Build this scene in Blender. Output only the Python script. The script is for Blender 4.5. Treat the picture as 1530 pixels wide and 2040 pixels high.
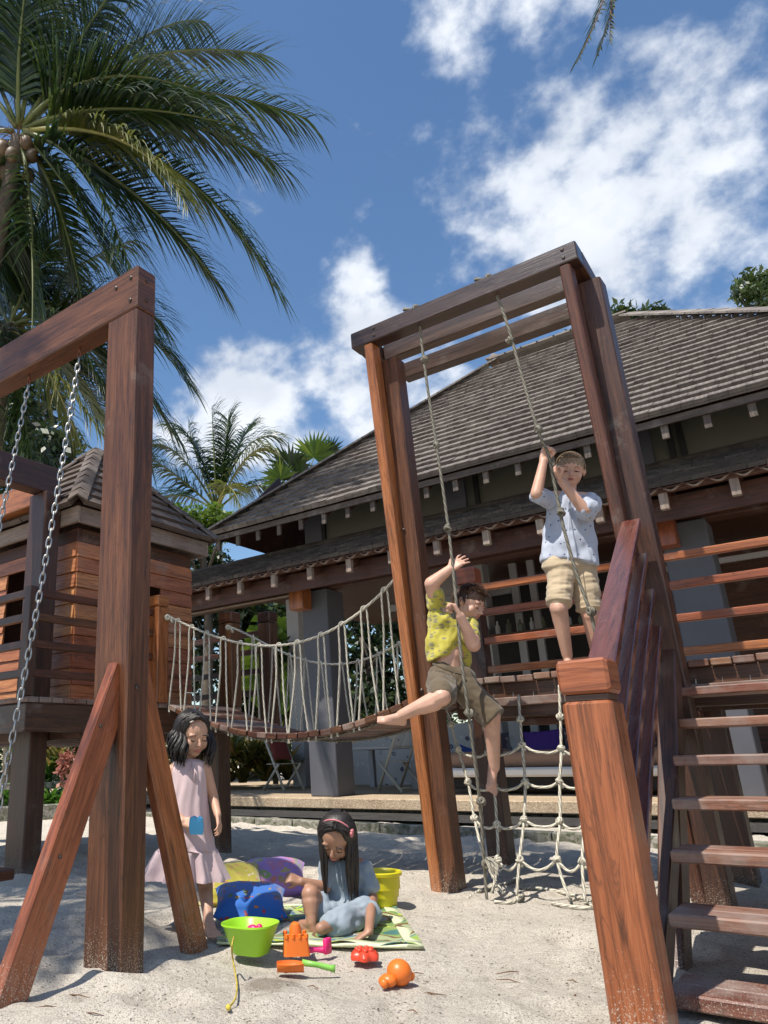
import bpy, bmesh, math, random
import numpy as np
from mathutils import Vector, Matrix, noise as mnoise
random.seed(7); rng = np.random.default_rng(7)
scn = bpy.context.scene
for o in list(bpy.data.objects): bpy.data.objects.remove(o)
COL = scn.collection
# ------------------------------------------------------------------ camera
FPX, CX, CY, PITCH, ROLL, YAW, CAMH = 1489.7, 500., 1020., .3184, -.0264, .6772, .80
_c, _s = math.cos(YAW), math.sin(YAW)
_R0 = Vector((_c, _s, 0)); _FH = Vector((-_s, _c, 0))
_FW = _FH*math.cos(PITCH)+Vector((0, 0, math.sin(PITCH)))
_U0 = _R0.cross(_FW)
_R = _R0*math.cos(ROLL)+_U0*math.sin(ROLL); _U = _U0*math.cos(ROLL)-_R0*math.sin(ROLL)
CAMP = Vector((0, 0, CAMH))
cam = bpy.data.cameras.new('camera'); camo = bpy.data.objects.new('camera', cam); COL.objects.link(camo)
cam.sensor_fit = 'HORIZONTAL'; cam.sensor_width = 36; cam.lens = FPX/1530*36
cam.shift_x = (765-CX)/1530; cam.shift_y = 0; cam.clip_end = 2000; cam.clip_start = .05
camo.matrix_world = Matrix(((_R.x, _U.x, -_FW.x, 0), (_R.y, _U.y, -_FW.y, 0), (_R.z, _U.z, -_FW.z, CAMH), (0, 0, 0, 1)))
scn.camera = camo
def ray(px, py): return _R*(px-CX)+_FW*FPX-_U*(py-CY)
# surveying helpers: where the sight line through a photo point meets a plane of the site
def PZ(px, py, z=0.): d = ray(px, py); return CAMP+d*((z-CAMH)/d.z)
def PX(px, py, x): d = ray(px, py); return CAMP+d*(x/d.x)
def PY(px, py, y): d = ray(px, py); return CAMP+d*(y/d.y)
def PD(px, py, D): d = ray(px, py); return CAMP+d*(D/d.dot(_FH))
# ------------------------------------------------------------------ light
SUN_TO = Vector((-.17, -.985, 0)); EL = math.radians(62)
SUN_TO = Vector((SUN_TO.x*math.cos(EL), SUN_TO.y*math.cos(EL), math.sin(EL))).normalized()
sl = bpy.data.lights.new('sun', 'SUN'); sl.energy = 5.0; sl.angle = math.radians(.53); sl.color = (1, .94, .85)
so = bpy.data.objects.new('sun', sl); COL.objects.link(so)
so.rotation_euler = (-SUN_TO).to_track_quat('-Z', 'Y').to_euler(); so.location = SUN_TO*40
scn.view_settings.view_transform = 'Standard'; scn.view_settings.look = 'None'
scn.view_settings.exposure = 0.28; scn.view_settings.gamma = 1; scn.view_settings.use_curve_mapping = False
W = bpy.data.worlds.new('World'); scn.world = W; W.use_nodes = True
def build_world():
    nt = W.node_tree; N = nt.nodes; L = nt.links; N.clear()
    def nd(t, **k):
        n = N.new(t)
        for a, b in k.items(): setattr(n, a, b)
        return n
    def M(op, a, b=None, c=None, clamp=False):
        n = nd('ShaderNodeMath', operation=op); n.use_clamp = clamp
        for i, v in enumerate((a, b, c)):
            if v is None: continue
            if hasattr(v, 'links'): L.new(v, n.inputs[i])
            else: n.inputs[i].default_value = v
        return n.outputs[0]
    sky = nd('ShaderNodeTexSky', sky_type='NISHITA'); sky.sun_disc = False
    sky.sun_elevation = EL; sky.sun_rotation = math.atan2(SUN_TO.x, SUN_TO.y)
    sky.air_density = 1.15; sky.dust_density = .3; sky.ozone_density = 3.0; sky.altitude = 0
    tc = nd('ShaderNodeTexCoord')
    D = tc.outputs['Generated']
    sep = nd('ShaderNodeSeparateXYZ'); L.new(D, sep.inputs[0])
    # cloud sheet: direction projected to a level layer, so clouds shrink towards the horizon
    zz = M('ADD', M('MAXIMUM', sep.outputs[2], 0.0), .32)
    vm = nd('ShaderNodeVectorMath', operation='DIVIDE'); L.new(D, vm.inputs[0])
    cmb = nd('ShaderNodeCombineXYZ')
    for i in range(3): L.new(zz, cmb.inputs[i])
    L.new(cmb.outputs[0], vm.inputs[1])
    def ns(scale, detail, rough, dist=0., off=(0, 0, 0)):
        mp = nd('ShaderNodeMapping'); mp.inputs['Location'].default_value = off
        L.new(vm.outputs[0], mp.inputs[0])
        n = nd('ShaderNodeTexNoise'); n.inputs['Scale'].default_value = scale; n.inputs['Detail'].default_value = detail
        n.inputs['Roughness'].default_value = rough; n.inputs['Distortion'].default_value = dist
        L.new(mp.outputs[0], n.inputs['Vector']); return n.outputs['Fac']
    def nd3(scale, detail, rough, dist=0., off=(0, 0, 0)):
        mp = nd('ShaderNodeMapping'); mp.inputs['Location'].default_value = off; mp.inputs['Scale'].default_value = (1, 1, 1.25); L.new(D, mp.inputs[0])
        n = nd('ShaderNodeTexNoise'); n.inputs['Scale'].default_value = scale; n.inputs['Detail'].default_value = detail
        n.inputs['Roughness'].default_value = rough; n.inputs['Distortion'].default_value = dist; L.new(mp.outputs[0], n.inputs['Vector']); return n.outputs['Fac']
    big = nd3(7.5, 3, .5, .0, (4.2, 1.3, 0)); fine = nd3(21., 9, .56, .05, (1.1, 7.7, 0))
    # heaps of cumulus seen over the playground (directions), the rest of the sky follows the noise
    H = [(1180, 420, 9, 1.0), (1110, 320, 5, .7), (1330, 480, 9, .8), (1010, 500, 5, .6), (1370, 150, 5.5, .62), (1470, 250, 5.5, .6), (1250, 230, 3, .3), (930, 0, 4.5, .9), (1060, -10, 4, .9),
         (715, 560, 3, .95), (740, 640, 3.8, .9), (690, 760, 3.6, .85), (770, 830, 4, .75), (640, 745, 2.2, .75), (850, 770, 4, .7), (470, 840, 5.5, 1.15), (410, 800, 3.2, .95), (520, 800, 3, .95), (360, 860, 3.5, .9), (560, 880, 3.4, .8),
         (745, 290, 2.6, .30), (470, 350, 3.2, .36), (825, 95, 2.6, .28), (590, 560, 2.5, .2)]
    tot = None
    for px, py, rad, w in H:
        d = ray(px, py).normalized()
        dp = nd('ShaderNodeVectorMath', operation='DOT_PRODUCT'); L.new(D, dp.inputs[0]); dp.inputs[1].default_value = d
        k = 1/(1-math.cos(math.radians(rad)))
        g = M('MULTIPLY', M('EXPONENT', M('MULTIPLY', M('SUBTRACT', dp.outputs['Value'], 1.0), k)), w)
        tot = g if tot is None else M('MAXIMUM', tot, g)
    # the noise field by itself only makes clouds away from the blue clearing in view
    inv = nd('ShaderNodeVectorMath', operation='DOT_PRODUCT'); L.new(D, inv.inputs[0]); inv.inputs[1].default_value = ray(760, 500).normalized()
    away = M('MULTIPLY', M('SUBTRACT', .86, inv.outputs['Value'], clamp=True), .9, clamp=True)
    away = M('MINIMUM', away, .42)  # extra cloud out of view, added to whiten the fill light
    f = M('ADD', M('MULTIPLY', fine, 1.15), M('MULTIPLY', big, .85))
    f = M('SUBTRACT', f, 1.0)
    dens = M('ADD', M('MULTIPLY', tot, .92), M('MULTIPLY', f, 1.15))
    dens = M('ADD', dens, away)
    mr = nd('ShaderNodeMapRange', interpolation_type='SMOOTHSTEP'); L.new(dens, mr.inputs[0])
    mr.inputs[1].default_value = .26; mr.inputs[2].default_value = .82
    mask = M('MULTIPLY', mr.outputs[0], .95)
    core = nd('ShaderNodeMapRange', interpolation_type='SMOOTHSTEP'); L.new(dens, core.inputs[0]); core.inputs[1].default_value = .35; core.inputs[2].default_value = .95
    shade = nd('ShaderNodeMix', data_type='RGBA'); L.new(core.outputs[0], shade.inputs[0])
    shade.inputs[6].default_value = (5.0, 5.6, 6.6, 1); shade.inputs[7].default_value = (7.2, 7.5, 8.0, 1)
    dark = M('MULTIPLY', ns(6, 4, .55, 0, (9, 2, 5)), 1.0)
    sh2 = nd('ShaderNodeMix', data_type='RGBA', blend_type='MULTIPLY'); sh2.inputs[0].default_value = .45
    L.new(shade.outputs[2], sh2.inputs[6])
    rmp = nd('ShaderNodeValToRGB'); L.new(dark, rmp.inputs[0]); rmp.color_ramp.elements[0].position = .35; rmp.color_ramp.elements[0].color = (.55, .6, .68, 1); rmp.color_ramp.elements[1].position = .6; rmp.color_ramp.elements[1].color = (1.05, 1.05, 1.05, 1)
    L.new(rmp.outputs[0], sh2.inputs[7])
    hs = nd('ShaderNodeHueSaturation'); hs.inputs['Saturation'].default_value = 1.10; hs.inputs['Value'].default_value = 1.14; L.new(sky.outputs[0], hs.inputs['Color'])
    mix = nd('ShaderNodeMix', data_type='RGBA'); L.new(mask, mix.inputs[0]); L.new(hs.outputs[0], mix.inputs[6]); L.new(sh2.outputs[2], mix.inputs[7])
    bg = nd('ShaderNodeBackground'); bg.inputs['Strength'].default_value = .112
    L.new(mix.outputs[2], bg.inputs['Color'])
    out = nd('ShaderNodeOutputWorld'); L.new(bg.outputs[0], out.inputs[0])
build_world()
# ------------------------------------------------------------------ mesh helpers
class MB:
    def __init__(s): s.v = []; s.f = []; s.uv = []; s.n = 0
    def add(s, vs, fs, uvs=None):
        b = s.n; s.v += [tuple(p) for p in vs]; s.n += len(vs)
        for i, f in enumerate(fs):
            s.f.append([b+j for j in f])
            s.uv.append(uvs[i] if uvs else [(vs[j][0]+vs[j][2]*.3, vs[j][1]+vs[j][2]) for j in f])
        return s
    def beam(s, p0, p1, w, h, up=(0, 0, 1), ch=.006, ce=True, u0=None):
        p0 = Vector(p0); p1 = Vector(p1); ax = p1-p0; Ln = ax.length; ax = ax/Ln
        up = Vector(up); sd = ax.cross(up)
        if sd.length < 1e-4: sd = ax.cross(Vector((0, 1, 0)))
        sd.normalize(); up = sd.cross(ax)
        ch = min(ch, w*.3, h*.3); a, b = w/2, h/2
        pr = [(-a+ch, -b), (a-ch, -b), (a, -b+ch), (a, b-ch), (a-ch, b), (-a+ch, b), (-a, b-ch), (-a, -b+ch)]
        per = [0]
        for i in range(8):
            q, r = pr[i], pr[(i+1) % 8]; per.append(per[-1]+math.hypot(r[0]-q[0], r[1]-q[1]))
        c = min(ch, Ln*.2)
        rings = [(0, (a-ch)/a if a else 1, (b-ch)/b), (c, 1, 1), (Ln-c, 1, 1), (Ln, (a-ch)/a, (b-ch)/b)] if ce else [(0, 1, 1), (Ln, 1, 1)]
        vs = []; u0 = random.random()*40 if u0 is None else u0; v0 = random.random()*7
        for t, sx, sy in rings:
            for x, y in pr: vs.append(p0+ax*t+sd*x*sx+up*y*sy)
        fs = []; uv = []
        for k in range(len(rings)-1):
            for i in range(8):
                j = (i+1) % 8
                fs.append((k*8+i, k*8+j, k*8+8+j, k*8+8+i))
                t0, t1 = rings[k][0]+u0, rings[k+1][0]+u0
                uv.append([(t0, v0+per[i]), (t0, v0+per[i+1]), (t1, v0+per[i+1]), (t1, v0+per[i])])
        m = (len(rings)-1)*8
        fs.append(tuple(reversed(range(8)))); uv.append([(u0+pr[i][0]*.15, v0+pr[i][1]) for i in reversed(range(8))])
        fs.append(tuple(m+i for i in range(8))); uv.append([(u0+3+pr[i][0]*.15, v0+pr[i][1]) for i in range(8)])
        return s.add(vs, fs, uv)
    def box(s, x0, x1, y0, y1, z0, z1, ch=.006):
        dx, dy, dz = x1-x0, y1-y0, z1-z0; mx, my, mz = (x0+x1)/2, (y0+y1)/2, (z0+z1)/2
        if dx >= dy and dx >= dz: return s.beam((x0, my, mz), (x1, my, mz), dy, dz, (0, 0, 1), ch)
        if dy >= dz: return s.beam((mx, y0, mz), (mx, y1, mz), dx, dz, (0, 0, 1), ch)
        return s.beam((mx, my, z0), (mx, my, z1), dx, dy, (0, 1, 0), ch)
    def tube(s, pts, r, n=8, cap=True, closed=False):
        pts = [Vector(p) for p in pts]; m = len(pts); rs = r if hasattr(r, '__len__') else [r]*m
        vs = []; fs = []; uv = []; prev = None; L0 = 0; us = []
        for i, p in enumerate(pts):
            if closed: t = pts[(i+1) % m]-pts[i-1]
            else: t = pts[min(i+1, m-1)]-pts[max(i-1, 0)]
            t.normalize()
            if prev is None:
                a = t.cross(Vector((0, 0, 1)))
                if a.length < .1: a = t.cross(Vector((1, 0, 0)))
                a.normalize()
            else:
                a = prev-t*prev.dot(t); a.normalize()
            prev = a; b = t.cross(a)
            if i: L0 += (p-pts[i-1]).length
            us.append(L0)
            for k in range(n):
                q = 2*math.pi*k/n; vs.append(p+(a*math.cos(q)+b*math.sin(q))*rs[i])
        for i in range(m if closed else m-1):
            i2 = (i+1) % m
            for k in range(n):
                k2 = (k+1) % n
                fs.append((i*n+k, i*n+k2, i2*n+k2, i2*n+k)); ub = us[i2] if i2 else us[-1]+.01
                uv.append([(us[i], k/n), (us[i], (k+1)/n), (ub, (k+1)/n), (ub, k/n)])
        if cap and not closed:
            fs.append(tuple(reversed(range(n)))); uv.append([(0, 0)]*n)
            fs.append(tuple((m-1)*n+k for k in range(n))); uv.append([(0, 0)]*n)
        return s.add(vs, fs, uv)
    def ell(s, c, r, seg=10, ring=7, rot=None):
        c = Vector(c); r = (r, r, r) if not hasattr(r, '__len__') else r; vs = []; fs = []
        for i in range(ring+1):
            a = math.pi*i/ring
            for k in range(seg):
                b = 2*math.pi*k/seg; p = Vector((r[0]*math.sin(a)*math.cos(b), r[1]*math.sin(a)*math.sin(b), r[2]*math.cos(a)))
                if rot: p = rot @ p
                vs.append(c+p)
        for i in range(ring):
            for k in range(seg):
                k2 = (k+1) % seg; fs.append((i*seg+k, (i+1)*seg+k, (i+1)*seg+k2, i*seg+k2))
        return s.add(vs, fs)
    def loft(s, rings, closed=True, caps=True):
        n = len(rings[0]); vs = [p for r in rings for p in r]; fs = []
        for i in range(len(rings)-1):
            for k in range(n if closed else n-1):
                k2 = (k+1) % n; fs.append((i*n+k, i*n+k2, (i+1)*n+k2, (i+1)*n+k))
        if caps and closed:
            fs.append(tuple(reversed(range(n)))); fs.append(tuple((len(rings)-1)*n+k for k in range(n)))
        return s.add(vs, fs)
    def mesh(s, name, mat, smooth=False, off=None):
        me = bpy.data.meshes.new(name); v = s.v
        if off is not None: v = [(p[0]-off[0], p[1]-off[1], p[2]-off[2]) for p in v]
        me.from_pydata(v, [], s.f)
        ul = me.uv_layers.new(name='UVMap'); fl = [c for f in s.uv for q in f for c in q]
        ul.data.foreach_set('uv', fl)
        if mat is not None: me.materials.append(mat)
        if smooth: me.polygons.foreach_set('use_smooth', [True]*len(me.polygons))
        me.validate(); me.update(); return me
def wloc(o):
    v = Vector((0, 0, 0))
    while o is not None: v += o.location; o = o.parent
    return v
def tagp(o, label=None, cat=None, group=None, kind=None):
    if label: o['label'] = label
    if cat: o['category'] = cat
    if group: o['group'] = group
    if kind: o['kind'] = kind
    return o
def obj(name, mb, mat, parent=None, smooth=False, label=None, cat=None, group=None, kind=None, auto=None, origin=None):
    off = wloc(parent) if parent is not None else (Vector(origin) if origin is not None else None)
    me = mb.mesh(name, mat, smooth, off)
    o = bpy.data.objects.new(name, me); COL.objects.link(o)
    if parent is not None: o.parent = parent
    elif origin is not None: o.location = off
    if auto:
        smooth_by_angle(me, auto)
    return tagp(o, label, cat, group, kind)
def smooth_by_angle(me, deg):
    me.polygons.foreach_set('use_smooth', [True]*len(me.polygons))
    bm = bmesh.new(); bm.from_mesh(me); c = math.radians(deg)
    for e in bm.edges:
        if len(e.link_faces) == 2 and e.calc_face_angle(0) > c: e.smooth = False
    bm.to_mesh(me); bm.free()
def thing(name, label, cat, loc, group=None):
    o = bpy.data.objects.new(name, None); COL.objects.link(o); o.location = Vector(loc); o.empty_display_size = .2
    return tagp(o, label, cat, group)
def place(name, me, M4, parent):
    """another object on a shared mesh, M4 in world space"""
    o = bpy.data.objects.new(name, me); COL.objects.link(o); o.parent = parent
    o.matrix_local = Matrix.Translation(-wloc(parent)) @ M4
    return o
def rotz(a): return Matrix.Rotation(a, 4, 'Z')
def frame4(o, x, y, z):
    m = Matrix.Identity(4)
    for i in range(3): m[i][0] = x[i]; m[i][1] = y[i]; m[i][2] = z[i]; m[i][3] = o[i]
    return m
# ------------------------------------------------------------------ materials
def newmat(name):
    m = bpy.data.materials.new(name); m.use_nodes = True; nt = m.node_tree; b = nt.nodes['Principled BSDF']; return m, nt, b
def tex(nt, kind, vec=None, **k):
    n = nt.nodes.new(kind)
    for a, v in k.items():
        if a in n.inputs: n.inputs[a].default_value = v
        else: setattr(n, a, v)
    if vec is not None: nt.links.new(vec, n.inputs['Vector'])
    return n
def mapping(nt, src, scale=(1, 1, 1), loc=(0, 0, 0), rot=(0, 0, 0)):
    m = nt.nodes.new('ShaderNodeMapping'); m.inputs['Scale'].default_value = scale; m.inputs['Location'].default_value = loc; m.inputs['Rotation'].default_value = rot
    nt.links.new(src, m.inputs['Vector']); return m.outputs[0]
def ramp(nt, fac, stops):
    r = nt.nodes.new('ShaderNodeValToRGB'); nt.links.new(fac, r.inputs[0]); e = r.color_ramp.elements
    while len(e) < len(stops): e.new(.5)
    for i, (p, c) in enumerate(stops): e[i].position = p; e[i].color = (*c, 1) if len(c) == 3 else c
    return r.outputs[0]
def mixc(nt, fac, a, b, mode='MIX'):
    n = nt.nodes.new('ShaderNodeMix'); n.data_type = 'RGBA'; n.blend_type = mode
    for i, v in ((0, fac), (6, a), (7, b)):
        if hasattr(v, 'links'): nt.links.new(v, n.inputs[i])
        elif i == 0: n.inputs[0].default_value = v
        else: n.inputs[i].default_value = (*v, 1)
    return n.outputs[2]
def bump(nt, b, h, strength=.3, dist=.01):
    n = nt.nodes.new('ShaderNodeBump'); n.inputs['Strength'].default_value = strength; n.inputs['Distance'].default_value = dist
    nt.links.new(h, n.inputs['Height']); nt.links.new(n.outputs[0], b.inputs['Normal']); return n
def math_(nt, op, a, b=None, clamp=False):
    n = nt.nodes.new('ShaderNodeMath'); n.operation = op; n.use_clamp = clamp
    for i, v in enumerate((a, b)):
        if v is None: continue
        if hasattr(v, 'links'): nt.links.new(v, n.inputs[i])
        else: n.inputs[i].default_value = v
    return n.outputs[0]
def wood(name, c_dark, c_mid, c_light, rough=.4, coat=.25, wear=.0, grain=1., weath=(.30, .27, .24)):
    m, nt, b = newmat(name); uv = nt.nodes.new('ShaderNodeUVMap').outputs[0]
    oi = nt.nodes.new('ShaderNodeObjectInfo').outputs['Random']
    tcg = nt.nodes.new('ShaderNodeTexCoord').outputs['Object']
    g1 = tex(nt, 'ShaderNodeTexNoise', mapping(nt, uv, (1.3, 34*grain, 1)), Scale=1.6, Detail=7, Roughness=.62, Distortion=1.3)
    g2 = tex(nt, 'ShaderNodeTexNoise', mapping(nt, uv, (.9, 9*grain, 1)), Scale=1.1, Detail=3, Roughness=.5, Distortion=2.2)
    g3 = tex(nt, 'ShaderNodeTexNoise', mapping(nt, uv, (5, 160*grain, 1)), Scale=2., Detail=3, Roughness=.5)
    s = math_(nt, 'ADD', math_(nt, 'MULTIPLY', g1.outputs['Fac'], .6), math_(nt, 'MULTIPLY', g2.outputs['Fac'], .4))
    col = ramp(nt, s, [(.34, c_dark), (.5, c_mid), (.66, c_light)])
    v = nt.nodes.new('ShaderNodeHueSaturation'); nt.links.new(col, v.inputs['Color'])
    nt.links.new(math_(nt, 'ADD', math_(nt, 'MULTIPLY', oi, .45), .78), v.inputs['Value'])
    nt.links.new(math_(nt, 'ADD', math_(nt, 'MULTIPLY', oi, .02), .49), v.inputs['Hue'])
    col = mixc(nt, math_(nt, 'MULTIPLY', math_(nt, 'GREATER_THAN', g3.outputs['Fac'], .63), .35), v.outputs[0], tuple(x*.35 for x in c_dark))
    vn = tex(nt, 'ShaderNodeTexNoise', mapping(nt, uv, (.55, 7*grain, 1), (3.3, 1.7, 0)), Scale=1.5, Detail=5, Roughness=.55, Distortion=2.6)
    vein = ramp(nt, math_(nt, 'ABSOLUTE', math_(nt, 'SUBTRACT', vn.outputs['Fac'], .5)), [(.0, (1, 1, 1)), (.022, (0, 0, 0))])
    col = mixc(nt, math_(nt, 'MULTIPLY', vein, .55), col, tuple(x*.45 for x in c_dark))
    # worn, greyed patches and dust
    wn = tex(nt, 'ShaderNodeTexNoise', tcg, Scale=3.2, Detail=8, Roughness=.7)
    wm = ramp(nt, wn.outputs['Fac'], [(.60-wear*.35, (0, 0, 0)), (.76-wear*.2, (1, 1, 1))])
    wf = math_(nt, 'MULTIPLY', wm, .35+wear*.5)
    col = mixc(nt, wf, col, weath)
    # sand splashed on the lowest half metre
    geo = nt.nodes.new('ShaderNodeNewGeometry'); sp = nt.nodes.new('ShaderNodeSeparateXYZ'); nt.links.new(geo.outputs['Position'], sp.inputs[0])
    low = ramp(nt, sp.outputs[2], [(.0, (1, 1, 1)), (.30, (0, 0, 0))])
    sn = tex(nt, 'ShaderNodeTexNoise', tcg, Scale=190, Detail=3, Roughness=.7)
    sm = math_(nt, 'MULTIPLY', math_(nt, 'GREATER_THAN', math_(nt, 'ADD', sn.outputs['Fac'], math_(nt, 'MULTIPLY', low, .13)), .70), low)
    col = mixc(nt, sm, col, (.5, .45, .37))
    nt.links.new(col, b.inputs['Base Color'])
    r = math_(nt, 'ADD', math_(nt, 'MULTIPLY', wf, .35), math_(nt, 'ADD', rough-.12, math_(nt, 'MULTIPLY', g2.outputs['Fac'], .22)))
    nt.links.new(math_(nt, 'ADD', r, math_(nt, 'MULTIPLY', sm, .4)), b.inputs['Roughness'])
    b.inputs['Coat Weight'].default_value = coat; b.inputs['Coat Roughness'].default_value = .22
    h = math_(nt, 'ADD', g1.outputs['Fac'], math_(nt, 'MULTIPLY', g3.outputs['Fac'], -.35)); bump(nt, b, h, .35, .004)
    return m
def plain(name, c, rough=.6, var=.15, scale=20, bmp=.15, bd=.004, metal=0., sub=0., subr=(1, .3, .15), coat=0., randv=.0, spec=None, trans=0.):
    m, nt, b = newmat(name); o = nt.nodes.new('ShaderNodeTexCoord').outputs['Object']
    n = tex(nt, 'ShaderNodeTexNoise', o, Scale=scale, Detail=6, Roughness=.6)
    col = ramp(nt, n.outputs['Fac'], [(.3, tuple(x*(1-var) for x in c)), (.7, tuple(min(1, x*(1+var)) for x in c))])
    if randv:
        v = nt.nodes.new('ShaderNodeHueSaturation'); nt.links.new(col, v.inputs['Color'])
        oi = nt.nodes.new('ShaderNodeObjectInfo').outputs['Random']
        nt.links.new(math_(nt, 'ADD', math_(nt, 'MULTIPLY', oi, randv*2), 1-randv), v.inputs['Value']); col = v.outputs[0]
    nt.links.new(col, b.inputs['Base Color']); b.inputs['Roughness'].default_value = rough; b.inputs['Metallic'].default_value = metal
    if bmp: bump(nt, b, n.outputs['Fac'], bmp, bd)
    if sub: b.inputs['Subsurface Weight'].default_value = sub; b.inputs['Subsurface Radius'].default_value = subr; b.inputs['Subsurface Scale'].default_value = .012
    if coat: b.inputs['Coat Weight'].default_value = coat; b.inputs['Coat Roughness'].default_value = .1
    if spec is not None: b.inputs['Specular IOR Level'].default_value = spec
    if trans: b.inputs['Transmission Weight'].default_value = trans
    return m
def leafmat(name, c1, c2, rough=.42, trans=.35, c3=None):
    m, nt, b = newmat(name)
    uv = nt.nodes.new('ShaderNodeUVMap').outputs[0]
    tc = nt.nodes.new('ShaderNodeTexCoord').outputs['Object']
    n = tex(nt, 'ShaderNodeTexNoise', tc, Scale=2.3, Detail=5, Roughness=.7)
    sx = nt.nodes.new('ShaderNodeSeparateXYZ'); nt.links.new(uv, sx.inputs[0])
    wn = nt.nodes.new('ShaderNodeTexWhiteNoise'); wn.noise_dimensions = '1D'
    nt.links.new(math_(nt, 'FLOOR', sx.outputs[0]), wn.inputs['W'])
    k = math_(nt, 'ADD', math_(nt, 'MULTIPLY', n.outputs['Fac'], .5), math_(nt, 'MULTIPLY', wn.outputs[0], .5))
    st = [(.25, c1), (.62, c2)] + ([(.85, c3)] if c3 else [])
    col = ramp(nt, k, st); nt.links.new(col, b.inputs['Base Color']); b.inputs['Roughness'].default_value = rough
    tr = nt.nodes.new('ShaderNodeBsdfTranslucent'); hs = nt.nodes.new('ShaderNodeHueSaturation'); hs.inputs['Value'].default_value = 1.6; hs.inputs['Hue'].default_value = .485
    nt.links.new(col, hs.inputs['Color']); nt.links.new(hs.outputs[0], tr.inputs[0])
    mx = nt.nodes.new('ShaderNodeMixShader'); mx.inputs[0].default_value = trans
    nt.links.new(b.outputs[0], mx.inputs[1]); nt.links.new(tr.outputs[0], mx.inputs[2])
    nt.links.new(mx.outputs[0], nt.nodes['Material Output'].inputs[0]); return m
def ropemat(name, c, rough=.85):
    m, nt, b = newmat(name); uv = nt.nodes.new('ShaderNodeUVMap').outputs[0]
    sx = nt.nodes.new('ShaderNodeSeparateXYZ'); nt.links.new(uv, sx.inputs[0])
    tw = math_(nt, 'ADD', math_(nt, 'MULTIPLY', sx.outputs[0], 110), math_(nt, 'MULTIPLY', sx.outputs[1], 18.85))
    sn = math_(nt, 'SINE', tw)
    tc = nt.nodes.new('ShaderNodeTexCoord').outputs['Object']
    n = tex(nt, 'ShaderNodeTexNoise', tc, Scale=30, Detail=5, Roughness=.7)
    k = math_(nt, 'ADD', math_(nt, 'MULTIPLY', sn, .22), n.outputs['Fac'])
    nt.links.new(ramp(nt, k, [(.25, tuple(x*.45 for x in c)), (.55, c), (.8, tuple(min(1, x*1.25) for x in c))]), b.inputs['Base Color'])
    b.inputs['Roughness'].default_value = rough; bump(nt, b, k, .7, .004); return m
WD = wood('wood_oiled_teak', (.032, .011, .005), (.098, .034, .013), (.165, .062, .025), .48, .06)
WD2 = wood('wood_dark_teak', (.022, .009, .006), (.060, .023, .012), (.105, .042, .021), .45, .12, .05)
WDS = wood('wood_worn_steps', (.10, .035, .02), (.20, .078, .045), (.28, .13, .085), .5, .1, .45)
WDG = wood('wood_silvered_beam', (.020, .010, .008), (.045, .021, .015), (.085, .042, .029), .36, .6, .06, weath=(.12, .09, .078))
WRH = wood('wood_handrail_red', (.045, .013, .009), (.125, .038, .023), (.19, .065, .040), .30, .4, .02)
WDG.node_tree.nodes['Principled BSDF'].inputs['Coat Weight'].default_value = .6; WDG.node_tree.nodes['Principled BSDF'].inputs['Coat Roughness'].default_value = .30
SID = wood('wood_siding', (.10, .032, .011), (.29, .086, .028), (.41, .140, .052), .38, .22, .05)
HSD = wood('wood_house_siding', (.16, .055, .022), (.42, .155, .060), (.56, .24, .105), .5, .08, .1)
DKP = wood('wood_deck_plank', (.09, .035, .02), (.19, .082, .045), (.30, .17, .11), .6, .0, .55)
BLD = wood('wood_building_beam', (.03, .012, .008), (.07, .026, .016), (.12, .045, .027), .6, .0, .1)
RAF = wood('wood_rafter_end', (.16, .11, .08), (.26, .19, .15), (.36, .28, .22), .7, .0, .4)
ROPE = ropemat('rope_pale', (.56, .52, .42)); ROPED = ropemat('rope_mossy', (.175, .16, .125))
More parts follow.
